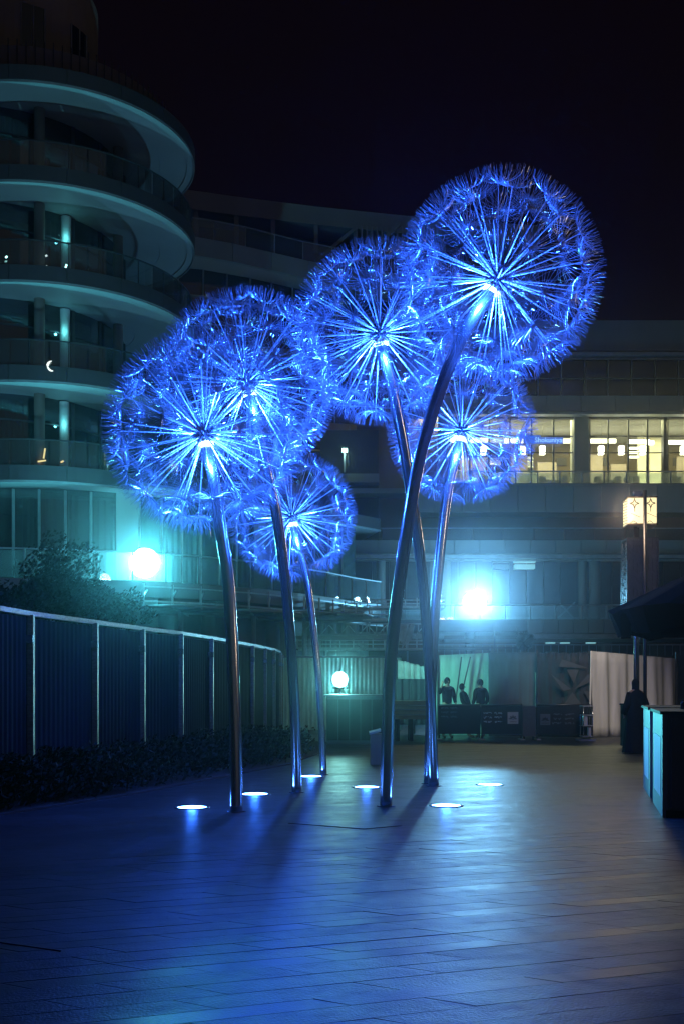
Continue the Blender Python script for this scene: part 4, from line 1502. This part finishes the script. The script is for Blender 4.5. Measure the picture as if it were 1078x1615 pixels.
# parasol: canopy seen from the side, pole outside the frame
pc = Vector((4.75, 12.3, 0))
par = thing('parasol', 'large black market parasol over the kiosk at the right edge', 'parasol', pc)
mb = MB()
nseg = 8
rim, mid_, val = [], [], []
ap = (0, 0, 3.15)
for k in range(nseg * 4):
    a = 2 * PI * k / (nseg * 4) + PI / 8 * 1.1
    sc = 1 - .06 * (1 - abs(((k % 4) - 2) / 2)) * 1.0
    R = 1.68 * sc
    drop = -.03 * (1 if k % 4 else 0)
    rim.append((R * math.cos(a), R * math.sin(a), 2.47 + drop + .02 * math.sin(k * 2.3)))
    mid_.append((R * .55 * math.cos(a), R * .55 * math.sin(a), 2.82))
    val.append((R * .93 * math.cos(a), R * .93 * math.sin(a), 2.18 + .03 * math.sin(k * 1.9)))
n8 = nseg * 4
mb.add([ap] + mid_ + rim + val, [(0, 1 + k, 1 + (k + 1) % n8) for k in range(n8)] +
       [(1 + k, 1 + n8 + k, 1 + n8 + (k + 1) % n8, 1 + (k + 1) % n8) for k in range(n8)] +
       [(1 + n8 + k, 1 + 2 * n8 + k, 1 + 2 * n8 + (k + 1) % n8, 1 + n8 + (k + 1) % n8) for k in range(n8)])
obj('canopy', mb, M['black_cloth'], par)
obj('tie_flap', MB().strip([(-1.60, -.12), (-1.52, -.2)], 2.12, 2.40, .02), M['black_cloth'], par)
for k in range(8):
    a = 2 * PI * k / 8 + PI / 8 * 1.1
    obj('rib', MB().bar((0, 0, 3.05), (1.6 * math.cos(a), 1.6 * math.sin(a), 2.42), .025), M['dark_steel'], par)
obj('pole', MB().tube([(0, 0, 0), (0, 0, 3.2)], .03, 12), M['dark_steel'], par, True)
obj('base', MB().lathe((0, 0, 0), [(.35, 0), (.35, .08), (.05, .12), (0, .12)], 24), M['dark_steel'], par)

# ================================================================== HOARDINGS AND BARRIERS (centre right)
def sheet(name, pa, pb, z0, z1a, z1b, m, parent, amp=.05, n=60, seed=1, ragged=0.0, inv=None):
    r = random.Random(seed)
    ph = [r.uniform(0, 6) for _ in range(4)]
    a, b = Vector(pa), Vector(pb)
    d = (b - a).normalized()
    nr = Vector((d.y, -d.x))
    rows = 8
    mb = MB()
    vs = []
    for j in range(rows + 1):
        for i in range(n + 1):
            t = i / n
            f = j / rows
            zt = z1a + (z1b - z1a) * t + (r.uniform(-ragged, ragged) if j == rows else 0)
            p = a.lerp(b, t) + nr * amp * (math.sin(t * 31 + ph[0]) + .6 * math.sin(t * 57 + ph[1] + f * 1.5) + .4 * math.sin(t * 13 + ph[2] - f)) * (1.1 - .5 * f)
            vs.append((p.x, p.y, z0 + (zt - z0) * f))
    fs = [(j * (n + 1) + i, j * (n + 1) + i + 1, (j + 1) * (n + 1) + i + 1, (j + 1) * (n + 1) + i) for j in range(rows) for i in range(n)]
    mb.add(vs, fs)
    if inv: mb.v = [(x - inv[0], y - inv[1], z) for x, y, z in mb.v]
    o = obj(name, mb, m, parent, True)
    so = o.modifiers.new('thickness', 'SOLIDIFY'); so.thickness = .01
    return o


def X(px, Y): return (px - 539) * Y / F


hd = thing('site_hoarding', 'site hoarding of pale, grey, patterned and beige sheets behind the black barriers', 'hoarding', (X(850, 33), 33, 0))
hv = (X(850, 33), 33)
sheet('pale_sheet', (X(672, 34.4), 34.4), (X(771, 34.0), 34.0), 0, 2.52, 2.60, M['hoard_teal'], hd, .012, inv=hv, seed=2)
sheet('grey_sheet', (X(770.5, 33.6), 33.6), (X(846, 33.4), 33.4), 0, 2.60, 2.60, M['hoard_grey'], hd, .008, inv=hv, seed=3)
sheet('beige_sheet', (X(932, 32.6), 32.6), (X(1066, 35.6), 35.6), 0, 2.62, 2.46, M['hoard_tan'], hd, .05, n=110, inv=hv, seed=5)
sheet('white_sheet', (X(843, 33.3), 33.3), (X(858, 33.3), 33.3), .9, 2.0, 1.3, M['hoard_tan'], hd, .02, n=16, inv=hv, seed=6)
sheet('patterned_cloth', (X(846, 33.1), 33.1), (X(933, 32.7), 32.7), 0, 2.60, 2.58, M['cloth_dark'], hd, .015, n=50, inv=hv, seed=7, ragged=.05)
# geometric triangles printed on the cloth: flat shapes just in front of it
def tri(pts):
    Y = 32.62
    vs = [P(x, y, Y) for x, y in pts]
    mb = MB().add([(v.x - hv[0], v.y - hv[1], v.z) for v in vs], [tuple(range(len(vs)))])
    obj('printed_shape', mb, M['cloth_grey'], hd)


tri([(867, 1062), (900, 1087), (888, 1090)])
tri([(893, 1056), (912, 1056), (904, 1078)])
tri([(929, 1062), (929, 1076), (904, 1088)])
tri([(902, 1092), (916, 1111), (888, 1111)])
tri([(880, 1052), (886, 1040), (928, 1054)])
tri([(920, 1090), (929, 1090), (929, 1108)])
for px, Y in ((771, 33.9), (846, 33.3), (932, 32.75), (1066, 35.5), (690, 34.3), (1000, 34.2)):
    obj('prop_post', MB().bar((X(px, Y) - hv[0], Y - hv[1], 0), (X(px, Y) - hv[0], Y - hv[1], 2.66), .06), M['dark_steel'], hd)
for a_, b_ in (((718, 1104), (727, 1036)), ((726, 1100), (741, 1036))):
    Y = 33.7
    A, B = P(*a_, Y), P(*b_, Y)
    obj('leaning_prop', MB().bar((A.x - hv[0], A.y - hv[1], A.z), (B.x - hv[0], B.y - hv[1], B.z), .04), M['dark_steel'], hd)

# pale corrugated hoarding left of the round floodlight
h2 = thing('corrugated_hoarding', 'pale green corrugated hoarding behind the round floodlight', 'hoarding', (X(530, 37), 37, 0))
for k in range(7):
    xa = X(446, 37) + k * .58 * 1.0
    pp = []
    for s in range(17):
        pp.append((xa + .575 * s / 16 - X(530, 37), (.015 if s % 4 in (1, 2) else -.015)))
    obj('corrugated_panel', MB().strip(pp, .05, 2.52, .008), M['hoard_teal'], h2)
obj('top_rail', MB().bar((X(446, 37) - X(530, 37), -.04, 2.55), (X(446, 37) - X(530, 37) + 4.06, -.04, 2.55), .06), M['dark_steel'], h2)
# dark booth under the round floodlight and covered stack behind the stems
bt = thing('dark_booth', 'dark blue shuttered booth below the round floodlight', 'booth', (X(557, 29), 29, 0))
obj('body', MB().box(-.72, .8, 0, 1.5, 0, 1.28), M['hoard_grey'], bt)
for k in range(5):
    obj('shutter_panel', MB().box(-.70 + .3 * k, -.42 + .3 * k, -.025, -.002, .1, 1.2), M['fence_panel'], bt)
obj('roof_lip', MB().box(-.78, .86, -.08, 1.56, 1.282, 1.33), M['mullion'], bt)
st = thing('covered_stack', 'stack of boards and crates under a dark tarpaulin behind the nearest right stem', 'stack', (X(640, 30.5), 30.5, 0))
obj('board_pile', MB().box(-.75, .85, 0, 1.0, .62, .72).box(-.7, .8, .05, .95, .76, .86).box(-.78, .7, .1, 1.0, .9, 1.0).box(-.6, .6, .05, .9, 1.03, 1.14), M['olive'], st)
for x in (-.7, -.28, .1, .62):
    obj('trestle_leg', MB().box(x, x + .1, .1, .9, 0, .61), M['black'], st)
obj('crate', MB().box(.12, .32, .95, 1.2, .15, .7), M['hoard_teal'], st)
obj('crate', MB().box(-.55, -.32, .95, 1.2, .15, .6), M['hoard_teal'], st)
sheet('hanging_sheet', (X(622, 35), 35), (X(674, 35), 35), 0.3, 2.42, 2.2, M['hoard_grey'], st, .05, n=30, inv=(X(640, 30.5), 30.5), seed=9)
sheet('white_drape', (X(627, 34.8), 34.8), (X(672, 34.8), 34.8), 1.78, 2.40, 2.16, M['white_cloth'], st, .06, n=30, inv=(X(640, 30.5), 30.5), seed=10, ragged=.02)

# information lectern with a pale sloping top
ln = thing('info_pedestal', 'small pedestal with a white sloping top left of the nearest right stem', 'pedestal', (G(592, 1206)))
obj('body', MB().box(-.11, .12, -.08, .2, 0, .62), M['brown_wall'], ln)
mb = MB().add([(-.13, -.12, .60), (.10, -.12, .66), (.10, .24, .68), (-.13, .24, .62), (-.13, -.12, .64), (.10, -.12, .70), (.10, .24, .72), (-.13, .24, .66)],
              [(0, 3, 2, 1), (4, 5, 6, 7), (0, 1, 5, 4), (1, 2, 6, 5), (2, 3, 7, 6), (3, 0, 4, 7)])
obj('sloping_top', mb, M['white_print'], ln)

# black banner barriers
def squiggle(mb, x, z, w, h, y, seed):
    """row of joined handwritten-looking strokes"""
    r = random.Random(seed)
    pts = [Vector((x + w * i / 14, y, z + h * (r.uniform(-.5, .5) if i % 3 else .45))) for i in range(15)]
    for a, b in zip(pts, pts[1:]):
        if r.random() < .82:
            mb.bar(a, b, .010, .022)


def barrier(px0, px1, Y, label, layout):
    xa, xb = X(px0, Y), X(px1, Y)
    t = thing('banner_barrier', label, 'barrier', ((xa + xb) / 2, Y, 0), 0, 'black banner barriers in front of the hoarding')
    w = (xb - xa) / 2
    ztop = EYE + (HZ - 1113) * Y / F
    obj('banner', MB().box(-w, w, 0, .03, .16, ztop), M['banner'], t)
    for sx in (-1, 1):
        obj('post', MB().tube([(sx * (w - .03), .05, .02), (sx * (w - .03), .05, ztop + .05)], .025, 10), M['dark_steel'], t, True)
        obj('foot', MB().box(sx * (w - .03) - .06, sx * (w - .03) + .06, -.25, .3, 0, .03), M['frame_light'], t)
    obj('top_tube', MB().tube([(-w, .05, ztop + .02), (w, .05, ztop + .02)], .022, 10), M['dark_steel'], t, True)
    cx = (xa + xb) / 2
    for kind, px, py, wpx, m in layout:
        c = P(px, py, Y)
        lx, lz = c.x - cx, c.z
        if kind == 'logo':
            s = wpx / 2 * Y / F
            obj('logo_plate', MB().box(lx - s, lx + s, -.008, -.001, lz - s * 1.1, lz + s * 1.1), m, t)
            mb = MB()
            # fan of lobes rising from a point, over a line of small lettering
            for k in range(9):
                a = math.radians(8 + k * 20.5)
                r0, r1 = s * .18, s * (.82 if k % 2 == 0 else .66)
                p0 = Vector((lx + r0 * math.cos(a), -.012, lz - s * .25 + r0 * math.sin(a)))
                p1 = Vector((lx + r1 * math.cos(a), -.012, lz - s * .25 + r1 * math.sin(a)))
                mb.tube([p0, p0.lerp(p1, .6), p1], [s * .02, s * .085, s * .03], 6)
            mb.lathe((lx, -.012, lz - s * .3), [(0, -s * .1), (s * .14, 0), (0, s * .12)], 8)
            for k in range(6):
                xx = lx - s * .6 + k * s * .22
                mb.bar((xx, -.012, lz - s * .72), (xx + s * .13, -.012, lz - s * .72), s * .02, s * .14)
            obj('logo_emblem', mb, M['banner'], t)
        else:
            mb = MB()
            for r_ in range(3):
                squiggle(mb, lx - wpx / 2 * Y / F, lz + (1 - r_) * .125, wpx * .42 * Y / F, .06, -.01, int(px) + r_)
                squiggle(mb, lx + wpx * .06 * Y / F, lz + (1 - r_) * .125, wpx * .4 * Y / F, .06, -.01, int(px) + r_ + 7)
            tag(obj('banner_script', mb, m, t), kind='stuff')


barrier(690, 757, 31.5, 'black banner barrier leftmost, in front of the silhouetted people', [('text', 708, 1124, 26, M['dim_print'])])
barrier(758, 823, 31.3, 'black banner barrier with white script and a bright white emblem', [('text', 777, 1132, 30, M['white_print']), ('logo', 808, 1132.5, 17, M['white_print'])])
barrier(845, 931, 31.3, 'black banner barrier with a faint grey emblem left of the beige sheet', [('logo', 859, 1135, 16, M['dim_print']), ('text', 888, 1134, 36, M['dim_print'])])
bx = thing('grey_utility_box', 'narrow grey utility box between the two emblem barriers', 'utility box', (X(833.5, 31.2), 31.2, 0))
obj('body', MB().box(-.19, .19, 0, .35, .1, .98), M['hoard_grey'], bx)
for k in range(4):
    obj('vent', MB().box(-.03, .06, -.02, -.002, .3 + .16 * k, .38 + .16 * k), M['dim_print'], bx)
for sx in (-.13, .13):
    mb = MB().lathe((0, 0, 0), [(0, -.02), (.055, -.02), (.06, 0), (.055, .02), (0, .02)], 14)
    mb.v = [(z + sx, y + .06, x + .06) for x, y, z in mb.v]
    obj('castor', mb, M['banner'], bx)
tr = thing('metal_trolley', 'small metal trolley with bottles at the right end of the barriers', 'trolley', (X(926, 30.6), 30.6, 0))
for sx in (-.12, .14):
    for sy in (0, .4):
        obj('upright', MB().tube([(sx, sy, .08), (sx, sy, 1.0)], .014, 8), M['steel'], tr, True)
for z in (.12, .42, .72, .98):
    obj('shelf', MB().box(-.14, .16, -.02, .42, z, z + .02), M['frame_light'], tr)
obj('load', MB().box(-.1, .0, .02, .3, .44, .7).box(.03, .1, .02, .2, .14, .38), M['white_print'], tr)
obj('base_plate', MB().box(-.26, .2, -.1, .42, .0, .05), M['frame_light'], tr)

# round bush top standing above the hoarding
bsh = thing('round_potted_palm', 'dark round palm head on a thin trunk above the hoarding', 'palm', (X(827, 36), 36, 0))
obj('trunk', MB().tube([(0, 0, 0), (.02, 0, 1.5), (0, 0, 2.9)], [.1, .08, .06], 10), M['bark'], bsh, True)
mb = MB()
rs = random.Random(8)
for k in range(900):
    d = Vector((rs.gauss(0, 1), rs.gauss(0, 1), rs.gauss(0, 1))).normalized()
    c0 = Vector((0, 0, 3.05))
    e = c0 + d * rs.uniform(.22, .37)
    u = d.orthogonal().normalized() * .02
    mb.add([c0 + u, c0 - u, e - u * .3, e + u * .3], [(0, 1, 2, 3)])
tag(obj('fronds', mb, M['leaf'], bsh), kind='stuff')
sp = thing('site_post_pair', 'two thin dark site posts joined by a rail above the hoarding', 'post', (X(780, 36.5), 36.5, 0))
for px, py in ((779, 984), (815, 990)):
    obj('post', MB().bar((X(px, 36.5) - X(780, 36.5), 0, 0), (X(px, 36.5) - X(780, 36.5), 0, y2z(py, 36.5)), .05), M['mullion'], sp)
obj('rail', MB().bar((X(690, 36.5) - X(780, 36.5), -.03, y2z(1021, 36.5)), (X(815, 36.5) - X(780, 36.5), -.03, y2z(1022, 36.5)), .05), M['mullion'], sp)


# ================================================================== PEOPLE
def skin_mesh(name, verts, edges, radii, m, parent, sub=2):
    me = bpy.data.meshes.new(name)
    me.from_pydata(verts, edges, [])
    o = bpy.data.objects.new(name, me)
    COL.objects.link(o)
    o.modifiers.new('s', 'SKIN')
    for v, r in zip(me.skin_vertices[0].data, radii):
        v.radius = r if hasattr(r, '__len__') else (r, r)
    me.skin_vertices[0].data[0].use_root = True
    ss = o.modifiers.new('u', 'SUBSURF'); ss.levels = sub; ss.render_levels = sub
    bpy.context.view_layer.update()
    em = bpy.data.meshes.new_from_object(o.evaluated_get(bpy.context.evaluated_depsgraph_get()))
    bpy.data.objects.remove(o)
    em.name = name
    em.materials.clear(); em.materials.append(m)
    em.polygons.foreach_set('use_smooth', [True] * len(em.polygons))
    o = bpy.data.objects.new(name, em)
    COL.objects.link(o)
    o.parent = parent
    return o


def person(loc, rz, label, h=1.72, robe=False, raise_arm=False, lean=0.0, shirt='black', arms=(0.16, 0.16)):
    t = thing('person', label, 'person', loc, rz)
    t.scale = (h / 1.72,) * 3
    L = lean
    V = [(0, 0, .95), (0, L * .3, 1.12), (0, L * .7, 1.34), (0, L, 1.46), (0, L * 1.1 - .01, 1.54), (0, L * 1.15 - .03, 1.62), (0, L * 1.15 - .02, 1.69),
         (-.18, L, 1.42), (.18, L, 1.42)]
    R = [(.14, .10), (.125, .095), (.15, .10), (.09, .07), (.05, .05), (.075, .09), (.07, .085), .055, .055]
    E = [(0, 1), (1, 2), (2, 3), (3, 4), (4, 5), (5, 6), (3, 7), (3, 8)]
    # arms
    for s, b in ((-1, 7), (1, 8)):
        if raise_arm and s == -1:
            el, wr, ha = (-.30, L - .12, 1.30), (-.27, L - .22, 1.52), (-.26, L - .24, 1.60)
        else:
            el, wr, ha = (s * .25, L * .7 + .03, 1.16), (s * .24, L * .5 - .10, .95), (s * .23, L * .5 - .14, .87)
        i = len(V)
        V += [el, wr, ha]; R += [.042, .03, (.025, .04)]
        E += [(b, i), (i, i + 1), (i + 1, i + 2)]
        # fingers
        hv_ = Vector(ha); dn = (Vector(ha) - Vector(wr)).normalized()
        for f in range(4):
            q = hv_ + dn * (.07 - .008 * abs(f - 1)) + Vector((0, (f - 1.5) * .019, 0))
            V.append(tuple(q)); R.append(.008); E.append((i + 2, len(V) - 1))
        V.append(tuple(hv_ + dn * .03 + Vector((-s * .02, -.04, 0)))); R.append(.009); E.append((i + 2, len(V) - 1))
    for s in (-1, 1):
        i = len(V)
        V += [(s * .09, 0, .88), (s * .10, -.02, .50), (s * .11, .02, .10), (s * .11, -.02, .04), (s * .12, -.16, .03)]
        R += [.085, .058, .042, (.045, .04), (.04, .025)]
        E += [(0, i), (i, i + 1), (i + 1, i + 2), (i + 2, i + 3), (i + 3, i + 4)]
    skin_mesh('body', V, E, R, M['skin'], t)
    # face pieces and hair
    hc = Vector((0, L * 1.15 - .03, 1.64))
    mb = MB()
    prof = [(.092 * math.sin(a), .115 * -math.cos(a)) for a in [PI * k / 10 for k in range(2, 11)]]
    mb.lathe((hc.x, hc.y + .018, hc.z + .01), prof, 18)
    if robe:
        mb.lathe((hc.x, hc.y + .02, hc.z - .13), [(.15, -.12), (.09, -.03), (.085, .05), (.09, .10)], 20)
        obj('headscarf', mb, M['black'], t, True)
    else:
        obj('hair', mb, M['black'], t, True)
    mb = MB()
    mb.add([(hc.x, hc.y - .125, hc.z - .01), (hc.x - .016, hc.y - .085, hc.z - .015), (hc.x + .016, hc.y - .085, hc.z - .015), (hc.x, hc.y - .085, hc.z + .03)], [(0, 1, 2), (0, 3, 1), (0, 2, 3)])
    obj('nose', mb, M['skin'], t)
    if robe:
        prof = []
        mb = MB()
        N_ = 40
        levels = [(.02, .33, .24), (.3, .30, .22), (.7, .26, .19), (1.0, .24, .17), (1.2, .235, .165), (1.36, .235, .15), (1.45, .17, .11), (1.5, .08, .07)]
        vs = []
        for z, rx, ry in levels:
            for k in range(N_):
                a = 2 * PI * k / N_
                fold = 1 + .07 * math.sin(k * 9 * 2 * PI / N_ + z) * max(0, 1 - z / 1.3)
                vs.append((rx * fold * math.cos(a), ry * fold * math.sin(a) + L * z / 1.5, z))
        fs = [(j * N_ + k, j * N_ + (k + 1) % N_, (j + 1) * N_ + (k + 1) % N_, (j + 1) * N_ + k) for j in range(len(levels) - 1) for k in range(N_)]
        mb.add(vs, fs)
        obj('robe', mb, M['black'], t, True)
        sl = MB()
        for s in (-1, 1):
            sl.tube([(s * .17, L, 1.42), (s * .26, .03, 1.16), (s * .25, -.1, .95)], [.075, .085, .10], 12)
        obj('sleeves', sl, M['black'], t, True)
    else:
        V2 = [(0, L * .1, .93), (0, L * .3, 1.12), (0, L * .7, 1.34), (0, L, 1.45), (-.18, L, 1.42), (.18, L, 1.42)]
        R2 = [(.165, .125), (.15, .12), (.175, .125), (.085, .08), .08, .08]
        E2 = [(0, 1), (1, 2), (2, 3), (3, 4), (3, 5)]
        for s, b in ((-1, 4), (1, 5)):
            if raise_arm and s == -1: el, wr = (-.30, L - .12, 1.30), (-.275, L - .2, 1.48)
            else: el, wr = (s * .25, L * .7 + .03, 1.16), (s * .243, L * .5 - .07, 1.0)
            i = len(V2)
            V2 += [el, wr]; R2 += [.062, .048]; E2 += [(b, i), (i, i + 1)]
        skin_mesh('jacket', V2, E2, R2, M[shirt], t)
        V3, R3, E3 = [(0, 0, .93)], [(.155, .12)], []
        for s in (-1, 1):
            i = len(V3)
            V3 += [(s * .09, 0, .86), (s * .10, -.02, .5), (s * .11, .02, .09)]; R3 += [.1, .078, .068]
            E3 += [(0, i), (i, i + 1), (i + 1, i + 2)]
        skin_mesh('trousers', V3, E3, R3, M['black'], t)
    return t


person(Vector((X(1002, 25.2), 25.2, 0)), math.radians(200), 'person in a long black robe standing before the lantern post', 1.70, robe=True)
person(Vector((X(704, 32.4), 32.4, 0)), math.radians(20), 'silhouetted person with one arm raised against the pale sheet', 1.78, raise_arm=True)
person(Vector((X(757, 32.4), 32.4, 0)), math.radians(-150), 'silhouetted person in dark clothes at the right edge of the pale sheet', 1.73)
person(Vector((X(739, 32.7), 32.7, 0)), math.radians(95), 'silhouetted person leaning forward between the other two silhouettes', 1.60, lean=.22)

# ================================================================== NIGHT HAZE
HAZE = 0.0011
if HAZE:
    m, nt, b = new_mat('night_haze')
    nt.nodes.remove(b)
    pv = nt.nodes.new('ShaderNodeVolumePrincipled')
    pv.inputs['Color'].default_value = (.85, .9, 1, 1)
    pv.inputs['Density'].default_value = HAZE
    pv.inputs['Anisotropy'].default_value = 0.955
    nt.links.new(pv.outputs[0], nt.nodes['Material Output'].inputs['Volume'])
    mb = MB().box(-60, 60, -8, 75, -1.2, 34)
    tag(obj('haze', mb, m), 'faint night haze glowing around the floodlights', 'haze', kind='stuff')
